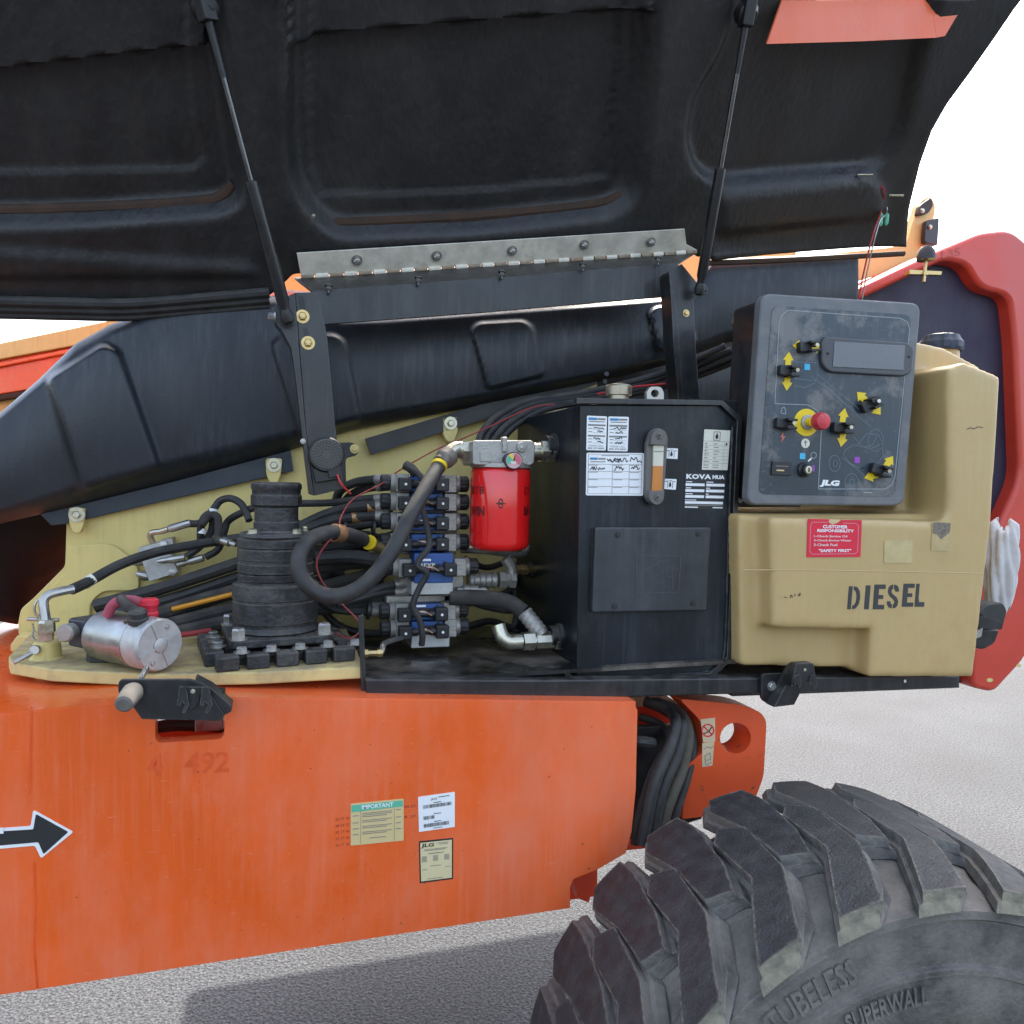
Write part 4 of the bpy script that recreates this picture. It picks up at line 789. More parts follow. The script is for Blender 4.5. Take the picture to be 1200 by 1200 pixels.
mk('lower_fitting', *lathe(at(208, 662, 1.91), at(240, 653, 1.9) - at(208, 662, 1.91), [(0, .006), (.012, .008), (.022, .006), (.03, .0085), (.06, .009)], 10), STEEL, av)
def hose(lab, pts, r, m=None, name='hydraulic_hose', Y=None, grp=None, kind='hose', crimp=None, **k):
    o = mk(name, *ptube(pts, r, Y, **k), m or BLKRUB, None); tag(o, lab, kind, grp)
    if crimp:
        a, b = at(*pts[-1]), at(*pts[-2]); d = (b - a).normalized()
        mk('crimp_collar', *lathe(a + d * .004, d, [(0, r * .8), (.002, r * 1.18), (.012, r * 1.22), (.014, r * 1.1), (.020, r * 1.22), (.032, r * 1.18), (.034, r * 1.02)], 14), crimp, o)
    return o
g1 = 'thin hoses looping over the aluminium block'
hose('thin black hose from the upper fitting of the aluminium block looping to the swing drive', [(219, 614, 1.9), (236, 612, 1.9), (250, 597, 1.89), (258, 587, 1.89), (270, 584, 1.88), (282, 590, 1.87), (289, 602, 1.86), (292, 610, 1.85)], .0085, grp=g1)
hose('thin hose with white band dropping from the loop to the aluminium block', [(219, 652, 1.9), (234, 641, 1.9), (247, 624, 1.9), (249, 606, 1.89), (243, 603, 1.88), (236, 614, 1.88), (235, 640, 1.9)], .0085, grp=g1)
hose('thin hose curving from the lower fitting up behind the others to the swing drive', [(241, 653, 1.9), (256, 643, 1.9), (263, 622, 1.9), (268, 610, 1.9), (285, 600, 1.88), (300, 594, 1.86)], .0085, grp=g1)
hose('thin hose bent down with a crimped grey end at the swing drive', [(237, 615, 1.87), (246, 604, 1.87), (255, 606, 1.86), (256, 622, 1.85), (255, 632, 1.84), (262, 634, 1.83)], .0085, m=SLEEVE, grp=g1)
fe = mk('hose_end', *lathe(at(260, 633, 1.83), at(282, 640, 1.80) - at(260, 633, 1.83), [(0, .008), (.01, .0095), (.022, .0095), (.024, .006), (.04, .006)], 12), STEEL); tag(fe, 'crimped grey steel hose end entering the left side of the swing drive', 'hose end')
for x, y in ((250, 599), (237, 622)):
    bnd = mk('white_band', *lathe(at(x, y, 1.885 if y < 610 else 1.885), (.2, 0, 1), [(-.006, .0095), (.006, .0095)], 12), WHITE); tag(bnd, 'white tape band on the %s thin hose loop' % ('taller' if y < 610 else 'lower'), 'tape band')
hose('long black hose sweeping from the steel elbow up to the swing drive', [(84, 691, 1.66), (105, 681, 1.70), (140, 662, 1.75), (180, 648, 1.80), (225, 639, 1.84), (256, 634, 1.86), (285, 630, 1.86)], .0105)
fe = mk('steel_elbow', *ptube([(55, 737, 1.625), (53, 722, 1.63), (51, 706, 1.635), (56, 698, 1.64), (67, 694, 1.645), (86, 690, 1.66)], .0085), STEEL); tag(fe, 'bent steel tube elbow beside the lock pin', 'elbow')
fe = mk('elbow_nut', *lathe(at(55, 739, 1.62), (-.05, 0, 1), [(-.018, .011), (-.004, .012), (-.003, .015), (.016, .015), (.02, .011)], 6), ZINC); tag(fe, 'hexagonal nut under the bent steel elbow by the pump block', 'nut')
fe = mk('paper_band', *lathe(at(103, 682, 1.70), at(112, 676, 1.71) - at(103, 682, 1.70), [(-.008, .0116), (.012, .0116)], 12), OFFW); tag(fe, 'pale paper band around the long sweeping hose', 'tape band')

# thick hoses crossing behind the swing drive
g2 = 'thick hoses crossing behind the swing drive'
for lab, pts, r, m_ in [
    ('topmost thick black hose rising from the cream plate towards the valves', [(112, 710, 1.93), (150, 700, 1.92), (200, 686, 1.90), (285, 658, 1.86), (370, 628, 1.84), (455, 606, 1.80)], .0155, BLKRUB),
    ('thick black hose just under the topmost one behind the swing drive', [(116, 722, 1.93), (200, 702, 1.91), (285, 674, 1.88), (375, 645, 1.86), (455, 632, 1.82)], .014, BLKRUB),
    ('thick hose in a grey woven sleeve above the orange wire', [(150, 732, 1.9), (210, 712, 1.88), (285, 690, 1.85), (375, 664, 1.85), (455, 656, 1.82)], .0175, SLEEVE),
    ('grey sleeved hose below the orange wire', [(170, 738, 1.86), (215, 728, 1.85), (285, 710, 1.84), (380, 688, 1.85), (452, 668, 1.82)], .0165, SLEEVE),
    ('lowest grey sleeved hose above the red cable', [(180, 748, 1.84), (225, 738, 1.83), (285, 726, 1.82), (380, 712, 1.84), (455, 706, 1.82)], .0165, SLEEVE),
    ('smooth dark hose at the bottom of the bundle', [(200, 735, 1.9), (240, 726, 1.89), (300, 715, 1.88), (380, 698, 1.88), (470, 690, 1.84)], .014, BLKRUB)]:
    hose(lab, pts, r, m_, grp=g2, crimp=CAST)
hose('blue-grey hose deep in the bundle left of the swing drive', [(120, 728, 1.97), (190, 706, 1.96), (240, 690, 1.95), (290, 680, 1.93)], .013, mat('bluegrey_hose', (.03, .04, .05), .5, dust=.3), grp=g2)
wr = mk('orange_wire', *ptube([(202, 714, 1.85), (230, 707, 1.84), (262, 699, 1.83), (285, 693, 1.83)], .0055, seg=8), ORWIRE); tag(wr, 'orange conduit lying among the grey hoses left of the swing drive', 'conduit')
g3 = 'hoses running from the swing drive to the valve stack'
for lab, pts, r in [
    ('upper thin hose running level into the top left valve', [(350, 590, 1.80), (390, 589, 1.78), (430, 584, 1.76), (458, 583, 1.74)], .0085),
    ('hose arching under the alarm to the top left valve', [(393, 592, 1.86), (398, 576, 1.84), (415, 566, 1.80), (440, 562, 1.76), (458, 562, 1.74)], .0105),
    ('second hose arching under the alarm just below the first', [(400, 592, 1.88), (412, 580, 1.85), (430, 572, 1.80), (458, 568, 1.75)], .0105),
    ('hose with upper tan clamp sloping to the second left valve', [(350, 618, 1.80), (385, 602, 1.78), (420, 594, 1.76), (460, 592, 1.74)], .0125),
    ('hose with lower tan clamp sloping to the third left valve', [(355, 622, 1.78), (390, 610, 1.77), (425, 605, 1.76), (460, 604, 1.74)], .0125),
    ('hose without clamp sloping to the fourth left valve', [(360, 628, 1.78), (400, 617, 1.78), (440, 612, 1.76), (465, 611, 1.74)], .0115),
    ('fat horizontal hose level with the blue valve', [(370, 655, 1.80), (410, 653, 1.79), (455, 658, 1.76)], .017),
    ('braided hose with two brass ferrules rising to the white manifold', [(400, 704, 1.74), (425, 698, 1.74), (450, 688, 1.74), (482, 681, 1.74)], .010),
    ('thin hose with brass tip below the braided one', [(395, 708, 1.72), (420, 702, 1.73), (450, 694, 1.74), (482, 693, 1.74)], .009),
    ('low hose running level into the bottom valve pair', [(372, 690, 1.74), (380, 706, 1.75), (400, 715, 1.76), (455, 717, 1.75)], .010),
    ('lower of the two level hoses at the bottom valve pair', [(372, 700, 1.76), (390, 712, 1.77), (455, 711, 1.77)], .0095)]:
    hose(lab, pts, r, grp=g3, crimp=ALUDUST if r < .016 else None)
for i, (x, y, Y_) in enumerate(((435, 594, 1.755), (417, 606, 1.765))):
    c = mk('hose_clamp', *lathe(at(x - 5, y + .6, Y_), at(x + 5, y - .6, Y_) - at(x - 5, y + .6, Y_), [(0, .0145), (.021, .0145)], 14), COPPER); tag(c, '%s tan clamp ring on the hoses left of the valve stack' % ('upper' if i == 0 else 'lower'), 'clamp')
for i, (x, y, Y_) in enumerate(((412, 701, 1.74), (421, 697, 1.74), (474, 681, 1.74), (474, 693, 1.74))):
    c = mk('ferrule', *lathe(at(x - 5, y + 1.5, Y_), at(x + 5, y - 1.5, Y_) - at(x - 5, y + 1.5, Y_), [(0, .012), (.02, .012)], 8), (BRASS, BRASS, ALUDUST, ALUDUST)[i]); tag(c, ('left brass ferrule on the braided hose below the big hose loop', 'right brass ferrule on the braided hose below the big hose loop', 'upper dull metal ferrule at the white manifold', 'lower dull metal ferrule at the white manifold')[i], 'ferrule')
g4 = 'cables running up behind the hydraulic tank'
for i, (dx, dy) in enumerate(((0, 0), (7, 4), (14, 8), (22, 11))):
    hose(['outermost black cable arching over the filter head', 'second black cable arching over the filter head', 'third black cable arching over the filter head', 'innermost black cable arching over the filter head'][i], [(560 + dx, 520 + dy, 1.80), (566 + dx, 505 + dy, 1.82), (585 + dx, 486 + dy, 1.86), (620 + dx, 470 + dy * .8, 1.88), (680 + dx, 461 + dy * .7, 1.88), (750 + dx, 445 + dy * .9, 1.86), (800 + dx, 428 + dy, 1.82), (850 + dx, 405 + dy * 1.3, 1.75)], .0085, BLKPL if i % 2 else BLKRUB, 'cable', grp=g4, kind='cable')
wr = mk('red_wire', *ptube([(700, 462, 1.80), (720, 458, 1.78), (745, 453, 1.78), (780, 450, 1.78)], .0025, seg=6), REDWIRE); tag(wr, 'red wire behind the filler cap on top of the hydraulic tank', 'wire')
wr = mk('red_wire', *ptube([(650, 474, 1.70), (622, 478, 1.72), (578, 498, 1.74), (540, 515, 1.76), (511, 527, 1.75), (467, 552, 1.72), (447, 567, 1.70), (415, 584, 1.66), (400, 605, 1.62), (396, 622, 1.58), (382, 638, 1.555), (372, 655, 1.55), (373, 672, 1.55), (385, 692, 1.555), (403, 710, 1.56), (417, 724, 1.56), (423, 734, 1.56), (419, 743, 1.56), (408, 748, 1.57), (393, 742, 1.6)], .0018, seg=6, sub=8), mat('red_brown_wire', (.26, .03, .03), .5)); tag(wr, 'long thin red wire trailing from the tank over the hoses to the swing drive', 'wire')

for i, pts in enumerate(([(345, 640, 1.92), (380, 660, 1.93), (420, 690, 1.92), (470, 720, 1.9)], [(350, 690, 1.92), (390, 672, 1.94), (430, 640, 1.92), (470, 625, 1.9)], [(365, 700, 1.9), (400, 735, 1.88), (450, 742, 1.86), (490, 730, 1.86)],
                         [(545, 655, 1.86), (570, 665, 1.9), (595, 655, 1.92), (606, 630, 1.93)], [(548, 690, 1.86), (575, 700, 1.9), (600, 690, 1.92), (606, 660, 1.93)], [(340, 610, 1.92), (380, 632, 1.92), (430, 628, 1.9), (470, 645, 1.88)], [(545, 735, 1.88), (575, 728, 1.9), (600, 735, 1.92), (606, 720, 1.93)], [(400, 650, 1.95), (430, 655, 1.95), (450, 690, 1.94), (470, 740, 1.9)])):
    hose('black hose half hidden in the dark behind the valve stack', pts, (.011, .013, .009, .008)[i % 4], (BLKRUB, SLEEVE)[i % 2], grp='half hidden hoses behind the valve stack')
for x, y, Y_ in ((402, 622, 1.755), (436, 618, 1.75), (430, 715, 1.735)):
    c = mk('cable_tie', *lathe(at(x, y, Y_), (1, 0, -.1), [(0, .021), (.006, .021)], 14), BLKPL); tag(c, {402: 'black cable tie round the hoses behind the big loop', 436: 'black cable tie nearest the fourth left valve', 430: 'black cable tie round the low level hoses'}[x], 'cable tie')
# ================================================================== big hose loop
bh = thing('big_hose', 'thick black hose bent in a large loop in front of the valve stack', 'hose', at(390, 705, 1.5))
PB = [(515, 545, 1.625), (500, 570, 1.57), (480, 606, 1.52), (460, 645, 1.49), (434, 679, 1.48), (404, 697, 1.485), (375, 696, 1.495), (355, 679, 1.50), (350, 656, 1.51), (361, 635, 1.535), (383, 625, 1.57), (405, 626, 1.61), (426, 633, 1.66)]
mk('hose', *ptube(PB, .0155, seg=18, sub=8), BLKRUB, bh)
def on_seg(a, b, r, l, m_, nm, seg=20): a, b = at(*a), at(*b); return mk(nm, *lathe((a + b) / 2 - (b - a).normalized() * l / 2, b - a, [(0, r * .97), (l * .15, r), (l * .85, r), (l, r * .97)], seg), m_, bh)
on_seg((515, 545, 1.625), (500, 570, 1.57), .0182, .006, YELL, 'yellow_band') if 0 else mk('yellow_band', *cyl(at(515.5, 544, 1.624), at(514, 547, 1.619), .0174, 20), YELL, bh)
on_seg((391, 624, 1.585), (401, 625.5, 1.602), .0188, .024, COPPER, 'copper_clamp')
mk('yellow_band', *cyl(at(432, 635.4, 1.672), at(433.5, 636.2, 1.676), .0165, 20), YELL, bh); mk('brass_end', *lathe(at(433, 636, 1.675), at(452, 646, 1.71) - at(433, 636, 1.675), [(0, .013), (.015, .014), (.018, .011), (.03, .013), (.045, .013)], 12), BRASS, bh)
mk('end_fitting', *lathe(at(516, 543, 1.626), at(530, 530, 1.65) - at(516, 543, 1.626), [(0, .0185), (.012, .019), (.016, .0225), (.034, .0225), (.036, .018), (.05, .018)], 20), mat('brown_ferrule', (.2, .17, .14), .5, metal=.5, var=.3, scale=40, dust=.3), bh)
mk('elbow', *ptube([(524, 534, 1.64), (530, 529, 1.65), (537, 527, 1.655), (545, 528, 1.655)], .0195, seg=16), ZINC, bh)
mk('elbow_nut', *lathe(at(541, 529, 1.655), (1, 0, 0), [(0, .024), (.014, .024), (.015, .019), (.022, .019), (.023, .025), (.034, .025)], 6), ZINC, bh)

# ================================================================== oil filter
YF = 1.655; fc = at(586, 595, YF); z0, z1 = at(586, 645, YF).z, at(586, 549, YF).z; fb = Vector((fc.x, YF, z0)); hF = z1 - z0
fl_ = thing('oil_filter', 'shiny red spin-on oil filter under a cast grey head with a round gauge', 'oil filter', fb)
mk('canister', *lathe(fb, (0, 0, 1), [(0, .03), (.002, .05), (.006, .060), (.013, .0655), (.022, .0672), (hF - .008, .0672), (hF - .004, .066), (hF, .062)], 64), REDCAN, fl_, ang=60)
mk('head_skirt', *lathe(fb + Vector((0, 0, hF)), (0, 0, 1), [(0, .064), (.002, .0685), (.010, .0685), (.014, .06)], 48), ALUDUST, fl_)
hw = at(622, 530, YF).x - fc.x
hp1 = rnd([(554, 516), (623, 516), (628, 520), (626, 543), (621, 546), (554, 545)], 4)
mk('head', *prism(hp1, YF - .05, .10), ALUDUST, fl_, bev=.006)
mk('head_boss', *prism([(589, 512), (595, 512), (595, 530), (589, 530)], YF - .056, .02), ALUDUST, fl_, bev=.003)
mk('head_boss', *lathe(at(611, 524, YF - .05), (0, -1, 0), [(0, .012), (.006, .011), (.007, .008)], 16), ALUDUST, fl_); bolt(at(611, 524, YF - .057), r=.004, h=.002, parent=fl_, m=STEEL, washer=0)
mk('cast_label', *prism([(563, 530), (576, 530), (576, 541), (563, 541)], YF - .053, .004), ALUDUST, fl_, bev=.001)
gc = at(598.5, 540, YF - .055)
mk('gauge', *lathe(gc, (0, -1, 0), [(-.01, .018), (.018, .0195), (.022, .0195), (.023, .0175)], 28), BLKPL, fl_)
gy = YF - .055 - .0235
g_px = pxof(Vector((gc.x, gy, gc.z)))
mk('gauge_face', *prism(circ(g_px[0], g_px[1], 9.2, 28), gy, .0005), mat('gauge_pink', (.62, .38, .38), .4, var=.05), fl_)
def wedge(a0, a1, r): return [g_px] + [(g_px[0] + r * math.cos(math.radians(a)), g_px[1] - r * math.sin(math.radians(a))) for a in np.linspace(a0, a1, 8)]
for a0, a1, m_ in ((135, 215, GREEN), (100, 135, YELL), (-40, 80, mat('gauge_red', (.6, .12, .16), .4)), (190, 330, OFFW)):
    mk('gauge_sector', *prism(wedge(a0, a1, 8.4 if a0 != 190 else 4.2), gy - .0006, .0004), m_, fl_)
mk('gauge_needle', *prism([(g_px[0] - 1, g_px[1]), (g_px[0] + 1, g_px[1]), (g_px[0] + 2, g_px[1] - 8)], gy - .0012, .0004), INK, fl_)
def canmap(a0, a1, y0, y1):
    zt_, zb_ = at(586, y0, YF).z, at(586, y1, YF).z
    return lambda u, v, d=0: Vector((fc.x + math.cos(math.radians(a0 + (a1 - a0) * u)) * .0676, YF + math.sin(math.radians(a0 + (a1 - a0) * u)) * .0676, zb_ + (zt_ - zb_) * v))
REDINK = mat('dark_red_print', (.10, .005, .005), .4)
text('BT8', canmap(186, 222, 570, 579), REDINK, fl_, bold=.02); text('WIN', canmap(186, 224, 593, 604), REDINK, fl_, bold=.05); text('BA', canmap(305, 325, 592, 603), REDINK, fl_, bold=.05); text('BT', canmap(305, 325, 570, 579), REDINK, fl_)
f_ = canmap(246, 264, 582, 596)
Vv, Ff = [], []
for k in range(18):
    a, b = 2 * math.pi * k / 18, 2 * math.pi * (k + 1) / 18; n0 = len(Vv)
    Vv += [f_(.5 + .26 * math.cos(a), .5 + .42 * math.sin(a)), f_(.5 + .26 * math.cos(b), .5 + .42 * math.sin(b)), f_(.5 + .17 * math.cos(b), .5 + .27 * math.sin(b)), f_(.5 + .17 * math.cos(a), .5 + .27 * math.sin(a))]; Ff.append((n0, n0 + 1, n0 + 2, n0 + 3))
for (a, b, c, d) in ((.0, .45, .3, .55), (.7, .45, 1, .55), (.3, .4, .7, .6)): n0 = len(Vv); Vv += [f_(a, b), f_(c, b), f_(c, d), f_(a, d)]; Ff.append((n0, n0 + 1, n0 + 2, n0 + 3))
mk('round_emblem', Vv, Ff, REDINK, fl_, flip=False)
p = at(627, 529, YF)
mk('outlet_fitting', *cat(lathe(p, (1, 0, 0), [(-.01, .02), (.012, .02)], 16), lathe(p + Vector((.012, 0, 0)), (1, 0, 0), [(0, .027), (.018, .027)], 6), lathe(p + Vector((.03, 0, 0)), (1, 0, 0), [(0, .022), (.006, .022)], 16), lathe(p + Vector((.036, 0, 0)), (1, 0, 0), [(0, .026), (.014, .026)], 6), lathe(p + Vector((.05, 0, 0)), (1, 0, 0), [(0, .022), (.05, .022)], 16)), ZINC, fl_)

# ================================================================== valve stack
def valve(label, loc, bw=.072, bh_=.038, dep=.055, ins=0., group='solenoid valves stacked between the hoses and the filter'):
    v = thing('solenoid_valve', label, 'valve', loc, group); L = Vector(loc); h = bw / 2
    mk('body', *box(L, (bw, dep, bh_), None), BLUE, v, bev=.003)
    for s, cx_ in ((-1, -h), (1, h)):
        d = Vector((s, 0, 0)); base = L + d * h
        m_ = ALUDUST if s > 0 else mat('valve_coil', (.30, .29, .26), .5, metal=.4, var=.25, scale=30, dust=.5)
        mk('coil', *lathe(base, d, [(0, .0195), (.006, .0205), (.040, .0205), (.043, .0185)], 20), m_, v)
        mk('coil_frame', *box(base + d * .018 + Vector((0, -.008, 0)), (.028, .036, .039), None), m_, v, bev=.002)
        mk('end_knob', *lathe(base, d, [(.043, .0165), (.046, .0185), (.061, .0185), (.064, .016)], 32, fn=lambda a, s_: 1 - .08 * (math.sin(12 * a) > .3)), BLKPL, v)
        cc = base + d * (.016 - ins) + Vector((0, -.042, -.002)) if s < 0 else base + Vector((-.006 - ins, -.042, -.002))
        mk('connector', *box(cc, (.029, .026, .029), None), BLKPL, v, bev=.003)
        mk('connector_screw', *lathe(cc + Vector((0, -.013, 0)), (0, -1, 0), [(0, .0030), (.0016, .0030)], 10), WHITE, v)
        mk('cable_gland', *lathe(cc - d * .013, -d, [(0, .0085), (.014, .0085), (.015, .0065), (.03, .006)], 12), BLKPL, v)
    mk('nameplate', *box(L + Vector((-.002, -dep / 2 - .0006, .004)), (.034, .001, .011), None), INK, v)
    for x, z in ((-.022, -.010), (.024, -.011), (.024, .012)):
        mk('port', *lathe(L + Vector((x, -dep / 2, z)), (0, -1, 0), [(0, .0042), (.0006, .0042)], 12), INK, v)
    for k, m_ in enumerate((REDDEC, WHITE, COPPER)): mk('loose_wire', *tube([L + Vector((-.03, -.04, -.004 + k * .003)), L + Vector((-.01, -.045, .002 + k * .002)), L + Vector((.008, -.046 - k * .003, -.004))], .0014, seg=5), m_, v)
    return v
VX = lambda x, y: at(x, y, 1.72)
rows = [(498, 566.5, 'topmost solenoid valve of the stack beside the filter head'), (498, 588, 'second solenoid valve from the top, its left coil behind the big hose'), (498, 611, 'third solenoid valve from the top beside the red filter'), (498, 635, 'fourth solenoid valve, level with the bottom of the red filter')]
v0 = valve(rows[0][2], VX(rows[0][0], rows[0][1]))
for x, y, l_ in rows[1:]: o = copy_tree(v0, VX(x, y)); o['label'] = l_
v1 = valve('bright blue faced solenoid valve standing alone above the white manifold', at(505, 664, 1.70), bw=.088, bh_=.066, dep=.07, ins=.004)
ptext('REXP', [(492, 660), (510, 660), (510, 664), (492, 664)], 1.70 - .0368, OFFW, v1, bold=.02)
mk('white_tag', *pbox(494, 655, 505, 657.5, 1.70 - .0362, .001), WHITE, v1)
v2 = valve('upper of the two valves above the lower white block', at(497, 715, 1.71), bw=.072, bh_=.036); v3 = copy_tree(v2, at(498, 735, 1.705)); v3['label'] = 'lowest solenoid valve, directly on the lower white block'
mk('white_tag', *pbox(487, 709, 499, 711.5, 1.71 - .0285, .001), WHITE, v2)
mf = mk('manifold', *pbox(472, 556, 536, 650, 1.755, .06), ALUDUST, None, bev=.003); tag(mf, 'grey manifold plate behind the four upper solenoid valves', 'manifold')
mb = thing('manifold_block', 'white painted manifold block under the bright blue valve', 'manifold', at(505, 698, 1.68))
mk('block', *pbox(482, 681, 531, 697, 1.668, .08), ALU, mb, bev=.002); mk('rear_block', *pbox(520, 675, 543, 706, 1.72, .05), ALUDUST, mb, bev=.002); mk('top_rail', *pbox(453, 698, 540, 706, 1.72, .03), ALUDUST, mb, bev=.002)
mb2 = mk('manifold_block', *pbox(482, 742, 527, 759, 1.675, .09), ALU, None, bev=.002); tag(mb2, 'lower white manifold block standing on the oily tray', 'manifold')
hn_ = mk('wiring_loom', *ptube([(478, 548, 1.70), (490, 555, 1.66), (499, 570, 1.645), (495, 592, 1.64), (500, 615, 1.64), (503, 640, 1.635), (492, 655, 1.62), (490, 664, 1.615), (500, 672, 1.615), (491, 690, 1.62), (484, 710, 1.62), (492, 728, 1.62), (495, 745, 1.62), (494, 756, 1.625)], .0068, seg=10), BLKRUB); tag(hn_, 'black taped wiring loom snaking down the front of the valve stack', 'wiring loom')
hn_ = mk('loom_tape', *ptube([(475, 545, 1.71), (482, 549, 1.70), (488, 556, 1.69)], .011), BLKRUB); tag(hn_, 'thick taped bundle end at the top of the wiring loom', 'wiring bundle')
# quick coupler and fittings beside the stack
cf = thing('hose_coupler', 'ribbed steel hose coupler between the valve stack and the hydraulic tank', 'coupler', at(578, 690, 1.74))
a = at(548, 680, 1.74)
prof = [(0, .014)]
for k in range(5): prof += [(.004 + k * .014, .019), (.010 + k * .014, .0205), (.014 + k * .014, .0175)]
mk('ribbed_sleeve', *lathe(a, (1, 0, 0), prof, 20), ALUDUST, cf); mk('hex_nut', *lathe(a + Vector((.075, 0, 0)), (1, 0, 0), [(0, .021), (.016, .021), (.017, .016), (.025, .016), (.026, .021), (.04, .021)], 6), ALUDUST, cf)
b_ = at(599, 676, 1.74); mk('riser', *tube([b_ + Vector((0, 0, -.01)), b_ + Vector((.0, .0, .02)), b_ + Vector((-.015, .0, .045))], .014), ALUDUST, cf)
mk('brass_tee', *lathe(at(598, 668, 1.76), (1, .25, 0), [(0, .014), (.02, .014), (.021, .010), (.03, .010), (.031, .014), (.046, .014), (.05, .009), (.08, .009)], 6), BRASS, cf)
mk('small_fitting', *lathe(at(535, 692, 1.71), (1, 0, 0), [(0, .009), (.015, .009), (.016, .013), (.028, .013), (.03, .010), (.05, .010), (.052, .006), (.07, .006)], 10), ALUDUST, cf)
for lab, pts, r in (('dull steel pipe passing under the red filter to the tank', [(540, 644, 1.74), (565, 645, 1.74), (590, 648, 1.76), (612, 650, 1.78), (618, 640, 1.8)], .0085), ('dark hose pair curling right of the lower valves', [(545, 703, 1.76), (570, 712, 1.78), (600, 716, 1.8), (604, 705, 1.84), (603, 690, 1.86)], .0065), ('thin dark hose inside the curl right of the lower valves', [(545, 709, 1.76), (572, 704, 1.8), (590, 703, 1.83), (602, 704, 1.86)], .0055)):
    hose(lab, pts, r, m=STEEL if 'steel' in lab else BLKRUB)
ft = thing('suction_fitting', 'plated pipe tee and elbow entering the lower side of the hydraulic tank', 'pipe fitting', at(625, 765, 1.6))
YT_ = 1.60; a = at(602, 752, YT_)
mk('tee', *cat(lathe(a, (1, 0, 0), [(0, .017), (.018, .017)], 16), lathe(a + Vector((.02, 0, 0)), (1, 0, 0), [(0, .021), (.026, .021)], 6), lathe(a + Vector((.046, 0, 0)), (1, 0, 0), [(0, .0155), (.005, .0155)], 14), lathe(a + Vector((.05, 0, 0)), (1, 0, 0), [(0, .0195), (.04, .0195)], 8), lathe(a + Vector((.09, 0, 0)), (1, 0, 0), [(0, .016), (.005, .016)], 14), lathe(a + Vector((.094, 0, 0)), (1, 0, 0), [(0, .022), (.016, .022)], 6), lathe(a + Vector((.11, 0, 0)), (1, 0, 0), [(0, .017), (.04, .017)], 16)), ZINC, ft)
mk('elbow', *tube([a + Vector((.006, 0, 0)), a + Vector((-.012, 0, .001)), a + Vector((-.026, .004, .012)), a + Vector((-.033, .012, .036))], .0165, seg=14), ZINC, ft)
t_ = a + Vector((.066, 0, .012)); prof = [(0, .0165)]
for k in range(5): prof += [(.006 + k * .012, .0175), (.012 + k * .012, .0195), (.016 + k * .012, .0175)]
mk('ribbed_ferrule', *lathe(t_, Vector((-.45, .35, .62)), prof, 18), ALUDUST, ft)
he = t_ + Vector((-.45, .35, .62)).normalized() * .065
mk('hose', *tube([he, he + Vector((-.03, .02, .02)), he + Vector((-.08, .04, .028)), he + Vector((-.16, .05, .03))], .0175, seg=14), SLEEVE, ft)
# ================================================================== hydraulic tank
YH = 1.50
ht = thing('hydraulic_tank', 'black painted steel hydraulic oil tank with sight gauge and service stickers', 'tank', at(765, 800, YH + .2))
bd = [(680, 474), (845, 474), (864, 494), (852, 770), (830, 790), (676, 798)]
mk('body', *prism(bd, YH, .44), TANKPAINT, ht, bev=.004)
# folded edge that runs along top, right and bottom
def band_along(outer, inner, Y, d, m_, nm):
    return mk(nm, *prism(outer + list(inner), Y, d), m_, ht, bev=.0015)
band_along([(676, 466), (848, 469), (870, 489), (857, 775), (834, 795), (674, 804), (657, 786)], [(662, 784), (677, 798), (831, 789), (852, 771), (864, 493), (845, 475), (676, 473)], YH - .010, .014, BLKPAINT, 'edge_flange')
mk('weld_bead', *ptube([(858, 500, YH - .002), (853, 640, YH - .002), (848, 768, YH - .002), (828, 787, YH - .002), (690, 796, YH - .002)], lambda t: .0028 + .0009 * math.sin(t * 260), seg=6, sub=30), TANKPAINT, ht)
# access cover
cv = mk('access_cover', *prism(rnd([(698, 618), (834, 618), (829, 716), (694, 718)], 3), YH - .016, .013), mat('cover_grey_black', (.020, .024, .028), .36, var=.3, scale=7, dust=.25, wear=(16, .54, .78, .4), wearcol=(.085, .085, .08), stretch=(1, 1, .5), streak=.5, streakcol=(.09, .092, .09), edge=(.004, .7), scratch=.4), ht, bev=.004)
mk('cover_side', *prism([(694, 619), (701, 618), (699, 717), (692, 718)], YH - .003, .003), BLKPAINT, ht)
for x, y in ((724, 627), (818, 626), (720, 711), (812, 707)): bolt(at(x, y, YH - .0162), r=.0042, h=.0018, parent=cv, m=BLKPL, washer=1.5)
GLUE = mat('glue_residue', (.052, .055, .055), .65, var=.4, scale=60)
strokes([[(746, 651), (798, 651)], [(746, 651), (745, 695)], [(745, 695), (795, 694)], [(798, 651), (795, 694)], [(756, 668), (775, 657)], [(760, 680), (785, 664), (796, 668)], [(787, 662), (788, 690)], [(780, 662), (781, 676), (790, 676)]], YH - .0168, 1.1, GLUE, cv, 'glue_residue')
# sight gauge
sg = mk('sight_gauge', *prism(rnd([(758, 520), (763, 505), (770, 501), (780, 504), (783, 514), (778, 584), (772, 591), (762, 590), (757, 582)], [3, 5, 6, 6, 3, 4, 5, 5, 3]), YH - .014, .014), GAUGEBODY, ht, bev=.002)
mk('gauge_cap', *prism(rnd([(763, 521), (764, 508), (772, 501), (781, 508), (781, 522)], [1, 6, 7, 6, 1]), YH - .026, .024), GAUGEBODY, sg, bev=.002); mk('gauge_cap', *prism(rnd([(761, 575), (779, 575), (778, 587), (770, 593), (761, 587)], [1, 1, 6, 7, 6]), YH - .026, .024), GAUGEBODY, sg, bev=.002)
mk('clear_window', *prism([(766, 522), (778, 522), (777, 546), (765.5, 546)], YH - .018, .005), CLEAR, sg); mk('oil_window', *prism([(765.5, 546), (777, 546), (776, 575), (764, 575)], YH - .018, .005), OIL, sg)
strokes([[(766, 529), (778, 529)]], YH - .0186, 1, INK2, sg, 'level_mark')
